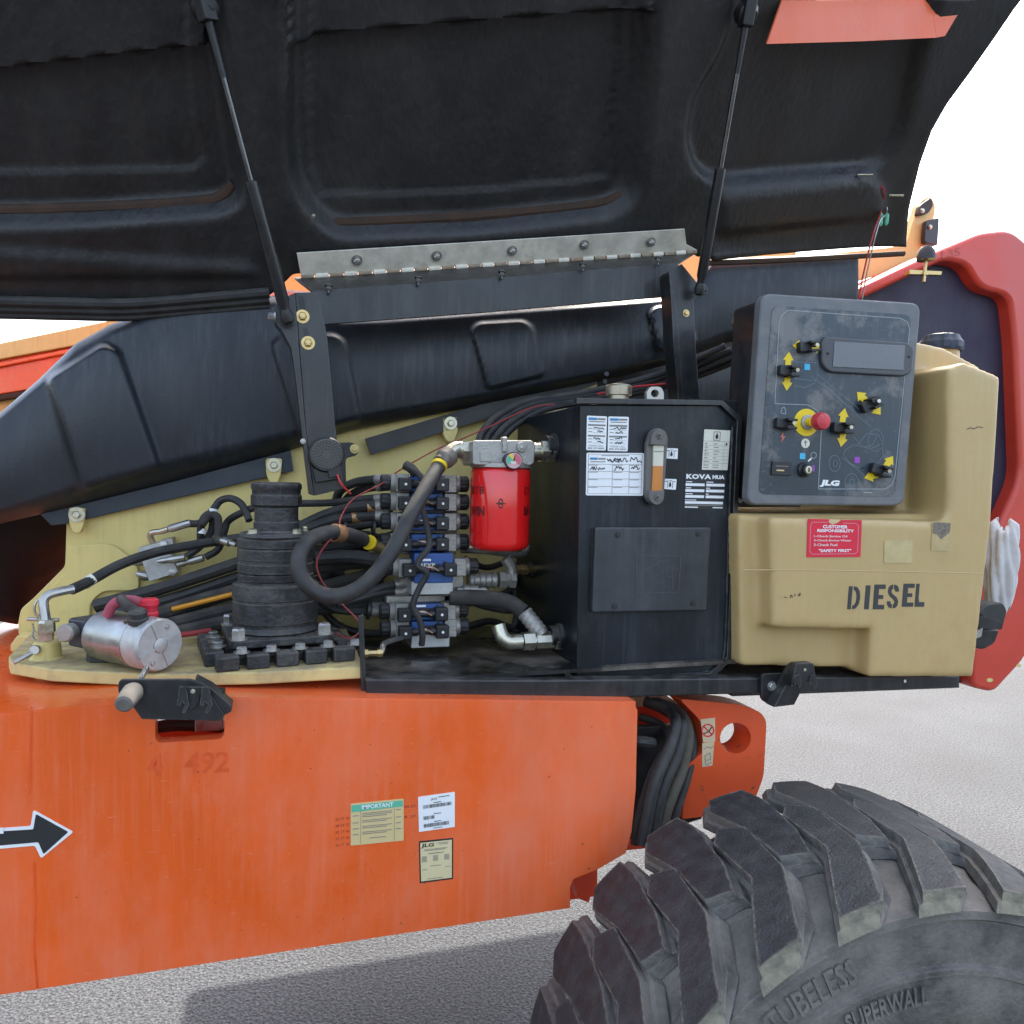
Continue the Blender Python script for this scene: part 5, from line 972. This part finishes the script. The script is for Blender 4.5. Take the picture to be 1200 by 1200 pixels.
for x, y in ((773, 510.5), (770.5, 583)): bolt(at(x, y, YH - .0262), r=.007, h=.003, parent=sg, m=GAUGEBODY, washer=1.2); mk('screw_socket', *prism(circ(x, y, 1.6, 10), YH - .0302, .0004), INK, sg)
# filler cap, lifting eye, side bolts
fc_ = at(725, 458, YH + .12)
mk('filler_cap', *lathe(Vector((fc_.x, fc_.y, at(725, 470, YH + .12).z)), (0, 0, 1), [(-.015, .024), (.012, .024), (.013, .030), (.032, .0305), (.036, .028), (.040, .010)], 32), mat('cap_steel', (.42, .37, .27), .4, metal=.85, var=.3, scale=40, wear=(30, .55, .75, .6), wearcol=(.15, .11, .07)), ht)
mk('lifting_eye', *prism(rnd([(758, 470), (758, 459), (762, 453), (774, 453), (778, 459), (778, 470)], 3), YH + .06, .012, [circ(767.5, 461, 4.6, 16)]), STEEL, ht, bev=.001)
mk('vent_pipe', *ptube([(709, 450, YH + .3), (709, 443, YH + .3), (711, 438, YH + .28)], .006), BLKPL, ht)
mk('side_bracket', *prism([(848, 468), (884, 470), (880, 594), (866, 592), (870, 490)], YH + .03, .012), BLKPAINT, ht, bev=.002)
for x, y in ((874, 484), (871, 566)): bolt(at(x, y, YH + .029), r=.008, h=.008, parent=ht, m=STEEL, washer=1.3)
mk('bracket_tab', *prism(rnd([(860, 586), (876, 575), (882, 577), (868, 590)], 2), YH + .012, .015), STEEL, ht, bev=.001)
# rag wired nuts on the left side ports
for x, y, Y_, r in ((655, 525, 1.655, .03), (660, 745, 1.60, .026), (628, 668, 1.80, .018)):
    mk('port_boss', *lathe(Vector((at(680, 600, YH).x + .004, Y_, at(x, y, Y_).z)), (-1, 0, 0), [(0, r * 1.1), (.012, r * 1.1), (.014, r * .9), (.03, r * .9)], 20), BLKPAINT, ht)
def handwriting(q, Y, words, m_, par, h=.5):
    f = quadmap(q, Y); P = []
    for (u0, v0, u1, v1, n_) in words:
        pts = [(u0 + (u1 - u0) * i / n_, random.uniform(v0, v1)) for i in range(n_ + 1)]
        P.append([pxof(f(u, 1 - v)) for u, v in pts])
    return strokes(P, Y, 1.0, m_, par, 'handwriting')
def small_card(label, q, words):
    c = decal('service_card', q, YH, WHITE, None, 1.5); tag(c, label, 'sticker', 'oil service stickers on the hydraulic tank')
    lines(q, YH - .0013, [(.08, .05, .50, .12)], mat('logo_blue', (.05, .22, .42), .5), c, 'blue_logo'); lines(q, YH - .0013, [(.52, .06, .93, .11), (.12, .15, .9, .175), (.06, .24, .94, .29), (.06, .555, .94, .60), (.08, .36, .28, .38), (.08, .45, .28, .47), (.3, .39, .92, .396), (.3, .48, .92, .486), (.08, .66, .28, .68), (.08, .75, .28, .77), (.3, .69, .92, .696), (.3, .78, .92, .786)], INK2, c)
    ptext('PLEASE CALL', quadsub(q, .14, .84, .86, .89), YH - .0013, INK2, c); ptext('800 279 8002', quadsub(q, .08, .915, .92, .965), YH - .0013, INK2, c, bold=.02)
    handwriting(q, YH - .0014, words, INK, c); return c
def quadsub(q, a, b, c, d):
    tl, tr, br, bl = [Vector(p) for p in q]; g = lambda u, v: tuple((tl * (1 - u) + tr * u) * (1 - v) + (bl * (1 - u) + br * u) * v); return [g(a, b), g(c, b), g(c, d), g(a, d)]
small_card('left of the two small white service cards on the hydraulic tank', [(688, 487), (711.5, 488), (710, 528), (687, 527.5)], [(.34, .33, .86, .39, 9), (.55, .42, .82, .48, 6), (.34, .62, .7, .68, 7), (.55, .72, .85, .78, 6)])
small_card('right of the two small white service cards on the hydraulic tank', [(713, 488), (737, 488.5), (735.5, 529), (712, 528.5)], [(.28, .30, .9, .38, 10), (.38, .42, .72, .49, 7), (.36, .58, .7, .68, 7), (.36, .70, .74, .79, 8)])
q = [(687.5, 530.5), (755, 531), (753.5, 581), (686.5, 580.5)]
c = decal('service_record', q, YH, WHITE, None, 2); tag(c, 'large white service record card with a handwritten first row and empty table', 'sticker')
lines(q, YH - .0013, [(.06, .11, .19, .165)], MAT['logo_blue'], c, 'blue_logo')
R = [(.2, .12, .33, .16), (.07, .20, .33, .22), (.26, .055, .74, .07), (.03, .03, .97, .037), (.03, .03, .037, .96), (.963, .03, .97, .96), (.03, .953, .97, .96), (.452, .27, .459, .95), (.745, .27, .752, .95)] + [(.03, v, .97, v + .008) for v in (.265, .43, .605, .785)]
R += [(u, v + .018, u + .16, v + .030) for v in (.265, .43, .605, .785) for u in (.04, .47, .76)]
lines(q, YH - .0013, R, INK2, c); handwriting(q, YH - .0014, [(.36, .1, .72, .24, 16), (.42, .14, .6, .24, 9), (.76, .08, .96, .24, 12), (.06, .30, .18, .41, 8), (.2, .31, .32, .41, 8), (.48, .30, .66, .41, 12), (.78, .30, .93, .40, 10)], INK, c)
for (q, lab) in (([(780, 525), (794.5, 525.5), (794, 538), (779.5, 537)], 'small oil-drop level sticker beside the top of the sight gauge'), ([(778.5, 561), (793, 561.5), (792, 574), (778, 573)], 'small oil-drop level sticker beside the bottom of the sight gauge')):
    c = decal('level_sticker', q, YH, WHITE, None, 1); tag(c, lab, 'sticker', 'oil level stickers')
    f = quadmap(q, YH - .0014); drop = [pxof(f(u, v)) for u, v in [(.5, .78), (.6, .45), (.58, .28), (.5, .22), (.42, .28), (.4, .45)]]
    mk('drop_symbol', *prism(drop, YH - .0014, .0004), INK, c); lines(q, YH - .0013, [(.08, .2, .35, .28), (.4, .14, .65, .2), (.28, .2, .33, .85), (.68, .2, .73, .85), (.75, .2, .92, .28)], INK2, c)
q = [(825.5, 503), (856, 504.5), (852.5, 551), (822.5, 550.5)]
c = decal('oil_chart_sticker', q, YH, OFFW, None, 1); tag(c, 'pale oil chart sticker with a drop symbol at the upper right of the tank', 'sticker')
R = [(.0, .285, 1, .292), (.1, .32, .106, .9), (.8, .3, .806, 1)] + [(.02, v, .98, v + .006) for v in (.39, .49, .57, .65, .74, .83)] + [(.05 + .35 * k, v, .05 + .35 * k + random.uniform(.1, .28), v + .018) for v in (.34, .43, .52, .6, .69, .78, .87, .93) for k in (0, 1)]
lines(q, YH - .0013, R, INK2, c); f = quadmap(q, YH - .0014)
mk('drop_symbol', *prism([pxof(f(u, v)) for u, v in [(.5, .93), (.56, .84), (.55, .79), (.5, .77), (.45, .79), (.44, .84)]], YH - .0014, .0004), INK, c); strokes([[pxof(f(u, v)) for u, v in [(.38, .95), (.62, .95), (.62, .74), (.38, .74), (.38, .95)]]], YH - .0014, .8, INK2, c); lines(q, YH - .0014, [(.86, .32, .92, .38)], INK, c)
q = [(803, 554), (851, 555), (848, 597), (801.5, 596)]
c = decal('maker_plate', q, YH, INK, None, 1); tag(c, 'black maker plate with white fields under the oil chart sticker', 'sticker')
ptext('KOVA', quadsub(q, .03, .03, .64, .17), YH - .0014, WHITE, c, bold=.045, spacing=1.1); ptext('MUA', quadsub(q, .67, .05, .97, .16), YH - .0014, WHITE, c, bold=.06)
lines(q, YH - .0014, [(.02, .29, .49, .365), (.53, .29, .98, .365), (.02, .455, .49, .53), (.53, .455, .98, .53), (.02, .62, .49, .695), (.53, .62, .98, .695), (.02, .79, .97, .86), (.03, .235, .18, .26), (.53, .235, .7, .26), (.03, .405, .16, .43), (.53, .405, .63, .43), (.03, .57, .2, .595), (.53, .57, .6, .595), (.02, .745, .3, .765), (.02, .94, .35, .97), (.72, .94, .97, .97)], WHITE, c); lines(q, YH - .0014, [(.02, .885, .97, .91)], INK2, c)

# ================================================================== fuel tank
YE = 1.40
ft_ = thing('fuel_tank', 'translucent tan plastic diesel fuel tank with stencilled lettering', 'fuel tank', at(1000, 796, YE + .2))
parts = [prism([(903, 606), (1100, 611), (1163, 614), (1142, 794), (1019, 794), (1022, 736), (906, 734)], YE, .50),
         prism([(866, 602), (1100, 602), (1100, 740), (1022, 770), (1015, 783), (868, 780)], YE + .055, .42),
         prism([(903, 612), (1018, 612), (1015, 738), (905, 736)], YE + .004, .3),
         prism([(1112, 600), (1112, 432), (1132, 424), (1174, 441), (1163, 616), (1100, 620)], YE, .50),
         prism([(1064, 398), (1108, 407), (1150, 430), (1150, 620), (1050, 620), (1058, 420)], YE + .13, .37)]
bmv, bmf = cat(*parts)
o = mk('moulded_body', bmv, bmf, FUEL, ft_, flip=True)
r = o.modifiers.new('remesh', 'REMESH'); r.mode = 'VOXEL'; r.voxel_size = .0065; r.use_smooth_shade = True
sm = o.modifiers.new('smooth', 'SMOOTH'); sm.factor = .5; sm.iterations = 9
YP = YE - .0006
cpp = at(1102, 412, YE + .22)
mk('filler_neck', *lathe(cpp + Vector((0, 0, -.03)), (0, 0, 1), [(0, .046), (.03, .044)], 24), FUEL, ft_)
mk('fuel_cap', *lathe(cpp, (0, 0, 1), [(0, .050), (.006, .054), (.022, .054), (.030, .048), (.040, .044), (.044, .03)], 48, fn=lambda a, s: 1 - .07 * (math.sin(9 * a) > .5) * (s > .003)), mat('blue_black_cap', (.016, .03, .055), .45, var=.2, dust=.4), ft_)
mk('mould_seam', *ptube([(870, 668), (905, 668), (1000, 669), (1100, 671), (1152, 672)], .0014, YE + .0006, seg=6), FUEL, ft_)
# stencilled DIESEL, built letter by letter
LET = {'D': [[(0, 0), (.30, 0), (.30, 1), (0, 1)], [(.42, 0), (.70, .04), (.92, .22), (1, .5), (.92, .78), (.70, .96), (.42, 1), (.42, .84), (.58, .80), (.68, .68), (.71, .5), (.68, .32), (.58, .2), (.42, .16)]],
       'I': [[(.2, 0), (.8, 0), (.8, 1), (.2, 1)]],
       'E': [[(0, 0), (1, 0), (1, .18), (.42, .18), (.42, .42), (.85, .42), (.85, .58), (.42, .58), (.42, .82), (1, .82), (1, 1), (0, 1)]],
       'S': [[(1, .30), (.70, .30), (.62, .2), (.54, .18), (.54, 0), (.80, .04), (.96, .14)], [(.44, 0), (.44, .18), (.34, .22), (.33, .32), (.52, .42), (.84, .54), (1, .70), (.96, .88), (.80, .97), (.56, 1), (.56, .83), (.67, .78), (.68, .70), (.5, .60), (.16, .46), (.02, .30), (.06, .12), (.22, .03)], [(0, .70), (.30, .70), (.36, .80), (.46, .83), (.46, 1), (.2, .96), (.04, .84)]],
       'L': [[(0, 0), (.34, 0), (.34, .62), (.44, .80), (1, .80), (1, 1), (0, 1)]]}
cells = [('D', 993, 687, 714), ('I', 1011, 686, 714), ('E', 1023, 685, 714), ('S', 1039, 685, 713), ('E', 1057, 684, 711), ('L', 1072, 684, 711)]
wid = dict(D=14, I=9, E=13, S=13, L=11)
for ch_, x0, y0, y1 in cells:
    for poly in LET[ch_]:
        pts = [(x0 + u * wid[ch_] + (1 - v) * 2.2, y0 + v * (y1 - y0)) for u, v in poly]
        mk('stencil_letter', *prism(pts, YP - .0003, .0012), STENCIL, ft_)
strokes([[(919, 700), (922, 700)], [(926, 701), (927, 697), (929, 700)], [(931, 699), (932, 696)], [(935, 698), (938, 695), (937, 699)]], YP - .0004, .9, STENCIL, ft_, 'pen_mark'); strokes([[(1133, 503), (1138, 501), (1141, 503), (1146, 500), (1152, 501)]], YP - .0004, .8, STENCIL, ft_, 'pen_mark')
q = [(947, 608), (1010, 609.5), (1008.5, 652.5), (945.5, 653)]
c = thing('responsibility_sticker', 'torn red sticker with white safety wording on the fuel tank', 'sticker', at(977, 653, YE))
torn = [(947, 608), (972, 608.5), (971, 612), (976, 615), (983, 612.5), (986, 609.3), (1010, 609.5), (1008.5, 652.5), (945.5, 653)]
mk('red_face', *prism(torn, YP - .001, .0014), REDDEC, c)
strokes([[(952, 612), (970, 612)], [(988, 613), (1003, 613.5), (1006, 616), (1005, 646), (1002, 649), (952, 649.5), (949, 646), (950, 615), (952, 612)]], YP - .0014, .7, PINKP, c, 'border')
for s_, a, b_, c_, d_ in (('CUSTOMER', .28, .15, .74, .24), ('RESPONSIBILITY', .18, .26, .86, .34), ('1-Check Engine Oil', .12, .42, .74, .49), ('2-Check Engine Water', .12, .53, .82, .60), ('3-Check Fuel', .12, .64, .56, .71), ('"SAFETY FIRST"', .22, .79, .82, .87)):
    ptext(s_, quadsub(q, a, b_, c_, d_), YP - .0014, WHITE if b_ < .4 or b_ > .7 else mat('pale_pink_text', (.74, .55, .52), .5), c, bold=.03)
c = decal('faded_patch', [(1036.5, 633.5), (1070, 633), (1069, 660), (1036, 659.5)], YP, mat('pale_tape', (.50, .385, .175), .5, var=.15, scale=30), None, 1); tag(c, 'pale blank remnant of a sticker above the stencilled word', 'sticker')
c = decal('worn_label', [(1093, 611), (1115, 612), (1112, 646), (1091, 645)], YP, mat('worn_paper', (.46, .34, .15), .6, var=.2, scale=30), None, 1); tag(c, 'half scraped paper label at the upper right of the fuel tank front', 'sticker')
mk('scraped_print', *prism([(1094, 612), (1114, 613), (1113, 624), (1108, 628), (1103, 632), (1098, 626), (1093, 625)], YP - .0014, .0004), mat('scraped_ink', (.17, .14, .10), .7, var=.6, scale=160), c)

# ================================================================== control box
YB_ = 1.44
cbx = thing('control_box', 'grey ground control box with toggle switches, arrows and a red stop button', 'control box', at(970, 595, YB_ + .06))
fr = rnd([(893, 343), (1080, 355), (1060, 593), (876, 592)], 13, 6)
mk('lid', *prism(fr, YB_, .028), GREYPL, cbx, bev=.006, seg=3)
bk_ = [(890, 350), (1076, 361), (1057, 586), (876, 586)]
mk('case', *prism(rnd(bk_, 8), YB_ + .028, .10), BLKPL, cbx, bev=.004)
mk('back_flange', *prism(rnd([(862, 367), (874, 363), (878, 372), (868, 384), (858, 380)], 3), YB_ + .126, .006, [circ(867, 373, 3.2, 12)]), STEEL, cbx)
pf = rnd([(905, 358), (1068, 369), (1049, 582), (889, 579)], 9, 4)
mk('panel_face', *prism(pf, YB_ - .0012, .0014), PANEL, cbx)
YPN = YB_ - .0018
bl = [(908, 473), (913, 380), (916, 370), (923, 363.5), (1055, 373), (1063, 377), (1066, 385), (1049, 557), (1046, 567), (1038, 573), (959, 573), (963, 495), (959, 482), (947, 474.5), (908, 473)]
strokes([bl], YPN, .8, PANELLINE, cbx, 'border_line')
arms = [[(950, 440), (1020, 500)], [(956, 437), (1024, 494)], [(966, 452), (1006, 486)], [(928, 424), (958, 425), (957, 446), (930, 444), (928, 424)], [(930, 452), (944, 454), (956, 448)], [(1000, 512), (1012, 524), (1022, 522), (1028, 510), (1016, 508), (1004, 522)], [(990, 528), (1000, 521), (1020, 526), (1033, 520), (1035, 534), (1026, 546), (1008, 549), (996, 543), (988, 533), (990, 528)], [(1020, 508), (1030, 510), (1034, 520)], [(986, 536), (1012, 556)], [(1008, 549), (1030, 545)]]
for cx_, cy_, rx, ry in ((978, 543, 6.5, 9.5), (979, 543, 2.5, 4), (998, 566, 8, 11), (998, 566, 3, 4.5), (1026, 516, 9, 13)): arms.append([(cx_ + rx * math.cos(a), cy_ + ry * math.sin(a)) for a in np.linspace(0, 6.2832, 20)])
strokes(arms, YPN, .8, PANELLINE2, cbx, 'machine_diagram')
def arrow(cx_, cy_, ang, L=11., wd=6.2):
    c_, s_ = math.cos(math.radians(ang)), math.sin(math.radians(ang)); P = [(-L, -wd * .55), (-L * .1, -wd * .55), (-L * .1, -wd), (L, 0), (-L * .1, wd), (-L * .1, wd * .55), (-L, wd * .55)]
    mk('yellow_arrow', *prism([(cx_ + x * c_ - y * s_, cy_ + x * s_ + y * c_) for x, y in P], YPN - .0003, .0004), YELL, cbx)
for a in ((936, 405, 180, 7, 7), (957, 407, 0, 7, 7), (924, 421, -86, 9), (922.5, 449, 94, 9), (988.5, 487, -80, 9), (987, 515, 100, 9), (1010, 465, -135, 8, 7), (1027, 480, 50, 8, 7), (1042, 541, -55, 8, 6.5), (1021, 558, 165, 8.5, 7)): arrow(*a)
def toggle(cx_, cy_, ang):
    c_, s_ = math.cos(math.radians(ang)), math.sin(math.radians(ang)); tr_ = lambda P: [(cx_ + x * c_ - y * s_, cy_ + x * s_ + y * c_) for x, y in P]
    g = mk('switch_guard', *prism(rnd(tr_([(-12, -6), (2, -6.5), (2, 6.5), (-12, 6)]), 2), YB_ - .016, .016), BLKPL, cbx, bev=.003)
    for s in (-1, 1): mk('guard_cheek', *prism(rnd(tr_([(1, s * 3.2), (12, s * 3.2), (12, s * 6.2), (1, s * 6.6)]), 1), YB_ - .028, .028), BLKPL, cbx, bev=.002)
    a, b = at(cx_ + 1 * c_, cy_ + 1 * s_, YB_ - .008), at(cx_ + 8 * c_, cy_ + 8 * s_ - 1, YB_ - .034)
    mk('toggle_lever', *lathe(a, b - a, [(0, .0032), ((b - a).length * .7, .005), ((b - a).length, .0042)], 12), ZINC, cbx)
for a in ((950, 405.5, -4), (927, 434, 4), (923, 496, 4), (990, 501, 4), (1023, 474, -24), (1035, 551, 16)): toggle(*a)
sb = mk('stop_ring', *prism(circ(945, 495, 14.5, 32, 16), YPN - .0003, .0005), YELL, cbx)
p = at(945, 495, YB_); dr = Vector((0, -1, 0))
mk('stop_collar', *lathe(p, dr, [(0, .0165), (.006, .0165), (.008, .012)], 24), ALUDUST, cbx); mk('stop_stem', *lathe(p, dr, [(.006, .0095), (.02, .0095)], 20), YELL, cbx)
mk('stop_button', *lathe(p + Vector((.014, 0, .001)), dr, [(.018, .012), (.021, .019), (.034, .0195), (.040, .017), (.042, .010), (.0425, .001)], 32), mat('worn_red_button', (.55, .04, .05), .45, var=.2, scale=60, wear=(45, .56, .7, .7), wearcol=(.5, .36, .34)), cbx)
# window
mk('window_frame', *prism(rnd([(967, 394), (1064, 401), (1072, 408), (1069, 436), (1060, 441), (972, 436), (963, 426), (963, 402)], 6), YB_ - .010, .010), mat('window_frame_plastic', (.05, .055, .06), .45, var=.15, dust=.4), cbx, bev=.004)
mk('window_pane', *prism([(978, 400), (1061, 405), (1059, 434), (976, 430)], YB_ - .0115, .003), mat('smoked_pane', (.085, .09, .10), .25, var=.12, scale=10, coat=.4), cbx, bev=.001)
for x, y in ((970.5, 414), (1065.5, 418)): bolt(at(x, y, YB_ - .0102), r=.003, h=.0015, parent=cbx, m=BLKPL, washer=0)
for x, y, m_, nm in ((946, 430, CYAN, 'blue_square'), (940.5, 534.5, CYAN, 'blue_square'), (951.5, 549, PURP, 'purple_square'), (1004.5, 539, PURP, 'purple_square')): mk(nm, *prism([(x - 3.2, y - 3.7), (x + 3.2, y - 3.5), (x + 3.2, y + 3.6), (x - 3.2, y + 3.5)], YPN - .0003, .0004), m_, cbx)
mk('horn_symbol', *prism(circ(944, 519.5, 5, 20, 5.6), YPN - .0003, .0004), PINKP if 0 else OFFW, cbx); strokes([[(944, 516), (944, 523)], [(942, 518), (946, 518)]], YPN - .0008, 1, INK2, cbx, 'horn_mark')
mk('flash_symbol', *prism([(918, 506), (914.5, 512.5), (917, 512.5), (915.5, 519), (920.5, 511), (917.8, 511)], YPN - .0003, .0004), mat('flash_red', (.6, .15, .13), .5), cbx)
strokes([[(915, 484), (916.5, 478), (919, 477), (920.5, 480), (921, 485), (915, 484)]], YPN, .8, PANELLINE, cbx, 'power_symbol'); strokes([[(953.5 + 3.2 * math.cos(a), 533.5 + 3.6 * math.sin(a)) for a in np.linspace(0, 6.2832, 16)]], YPN, .8, PANELLINE, cbx, 'key_symbol'); strokes([[(951, 537), (947, 540.5)]], YPN, 1.8, WHITE, cbx, 'key_symbol')
p = at(941, 550.5, YB_)
mk('key_switch', *lathe(p, dr, [(0, .0165), (.006, .0165), (.010, .013), (.018, .012)], 24), BLKPL, cbx); mk('key_barrel', *lathe(p, dr, [(.017, .0085), (.020, .0085), (.0202, .002)], 20), ZINC, cbx); mk('key_slot', *box(p + Vector((0, -.0206, 0)), (.0028, .001, .009)), INK, cbx)
mk('hour_meter', *prism([(905.5, 540.5), (928, 541.5), (927, 557.5), (904.5, 556.5)], YB_ - .006, .006), BLKPL, cbx, bev=.001); strokes([[(909, 546), (924, 546.5)]], YB_ - .0064, .8, INK2, cbx); strokes([[(910, 551), (919, 551.4)]], YB_ - .0064, 1.6, TAN, cbx, 'meter_digits')
ptext('JLG', [(962.5, 562), (984.5, 563), (982.5, 571.5), (960, 570.5)], YPN - .0004, WHITE, cbx, bold=.06); strokes([[(1012, 577), (1022, 577.5)]], YPN, 1, PANELLINE, cbx, 'part_number')

# ================================================================== rag in a strap holder beside the fuel tank
YR = 1.62
def ragf(u, v):
    a = 2 * math.pi * u; y_ = 614 + 102 * v; cx_ = 1176 - 6 * v; rx = (11 + 9 * math.sin(math.pi * (v * .8 + .12))) * (1 + .16 * math.sin(5 * a + 4 * v) + .10 * math.sin(11 * a - 9 * v)) * (.55 if v == 0 else 1)
    p = at(cx_, y_ + 6 * math.sin(2 * a), YR); k = rx / 470; return p + Vector((math.cos(a) * k, math.sin(a) * k * .8, .004 * math.sin(9 * a + 14 * v)))
V, Fc = gridf(ragf, 60, 26); rg = mk('rag', V, Fc, RAG, None, ang=80); solid(rg, .003, 0); tag(rg, 'crumpled dirty white rag stuffed beside the fuel tank', 'rag')
hd_ = thing('strap_holder', 'black bent strap holder under the white rag at the tank corner', 'holder', at(1155, 760, YR - .06))
mk('cup', *prism(rnd([(1146, 718), (1158, 708), (1176, 706), (1181, 716), (1176, 734), (1160, 732)], 4), YR - .10, .09), BLKRUB, hd_, bev=.006)
mk('strap', *prism(rnd([(1132, 716), (1150, 722), (1176, 730), (1174, 738), (1148, 736)], 2), YR - .12, .10), BLKPL, hd_, bev=.002)
mk('lower_pocket', *prism(rnd([(1142, 738), (1172, 738), (1166, 754), (1152, 762), (1142, 758)], 4), YR - .09, .08), BLKPL, hd_, bev=.004)
mk('clip', *prism([(1144, 740), (1152, 736), (1150, 746), (1144, 748)], YR - .125, .006), ALUDUST, hd_)

# ================================================================== far things seen at the left edge and through the slot
def car(name, label, c, L, Wd, Hh, m_, yaw):
    t = thing(name, label, 'car', c); Rm = Matrix.Rotation(yaw, 3, 'Z'); tf = lambda x, y, z: Vector(c) + Rm @ Vector((x, y, z))
    side = [(-.5, .2), (-.49, .52), (-.30, .60), (-.18, .97), (.22, 1.0), (.38, .62), (.49, .52), (.5, .2)]
    mk('body', *extr([tf(x * L, -Wd / 2, z * Hh) for x, z in side], Rm @ Vector((0, Wd, 0))), m_, t, bev=.05)
    mk('side_window', *extr([tf(x * L, -Wd / 2 - .006, z * Hh) for x, z in [(-.25, .64), (-.16, .92), (.19, .94), (.30, .64)]], Rm @ Vector((0, .005, 0))), mat('car_glass', (.03, .04, .05), .1), t)
    for x in (-.32, .32):
        for s in (-1, 1): mk('wheel', *cyl(tf(x * L, s * Wd / 2 - .1, .2 * Hh), tf(x * L, s * Wd / 2 + .1 * (s > 0) + .02, .2 * Hh), .2 * Hh, 20), BLKRUB, t)
    return t
car('parked_car', 'white parked car far away behind the left end of the machine', (-6.6, 9.2, GZ), 4.5, 1.8, 1.5, mat('car_white', (.7, .72, .74), .3, coat=.5), .15)
car('parked_car', 'dark red parked car nearer than the white one at the left edge', (-4.9, 6.6, GZ), 4.3, 1.75, 1.05, mat('car_red', (.22, .03, .025), .35, coat=.5), .1)
sf = mk('skid_beam', *box((-2.2, 3.3, .95), (2.2, .12, .14)), ORANGE2, None, bev=.01); tag(sf, 'dull red steel beam low behind the cream plate at the left edge', 'beam') if 0 else bpy.data.objects.remove(sf)
po = thing('far_mast', 'thin far lattice mast against the sky above the cream boom', 'mast', (-13.6, 22, GZ))
for dx in (0, .9): mk('mast_pole', *cyl((-13.6 + dx, 22, GZ), (-13.6 + dx, 22, 6.6 - dx * .4), .035, 8), STEEL, po)
mk('mast_lamp', *lathe((-13.6, 22, 6.5), (0, 0, 1), [(0, .12), (.25, .16), (.3, .02)], 10), STEEL, po)
for z in (4.6, 6.2): mk('mast_brace', *cyl((-14.6, 22, z + .15), (-12.7, 22, z), .025, 6), STEEL, po)
eb = thing('engine_block', 'grey-pink engine parts glimpsed through the slot under the cross bar', 'machinery', (.35, 2.6, 1.9))
for x, wd, m_ in ((-.35, .10, CREAM), (-.2, .12, BLKPAINT), (-.05, .2, ALUDUST), (.12, .12, CREAM), (.25, .12, GLASSBLUE), (.42, .2, CREAMDUST), (.64, .2, ALUDUST), (.85, .2, CREAMDUST), (1.05, .18, ALUDUST)):
    mk('casing', *box((x + .12, 2.40, 1.93 + .05 * math.sin(9 * x)), (wd, .2, .55)), m_, eb, bev=.01)

# ================================================================== added behind: dark backing sheet, slab and block that hold off the sun
backing = mk('dark_backing', *prism([(690, 418), (1000, 330), (1000, 640), (690, 640)], 2.06, .02), BLKPAINT, None); tag(backing, 'dark backing sheet added in the gaps behind tank and control box', 'panel')  # added sheet, its black paint stands for the dim interior
tf_ = thing('shade_frame', 'cream slab and tall block added deep behind the hood for shade', 'frame', (1.0, 2.8, 1.2))
mk('deck', *box((1.05, 2.75, 1.235), (1.7, 1.4, .06)), CREAM, tf_, bev=.005)  # added slab, left edge set to place its shadow on the ground
mk('sun_block', *box((.85, 2.85, 2.2), (2.2, .5, 1.9)), CREAM, tf_, bev=.02)  # added block hidden by the hood, keeps sun off the moulded cover
mk('boom_cylinder', *cyl((-.2, 2.52, 2.5), (1.9, 2.52, 2.9), .07, 24), BLKPAINT, tf_)
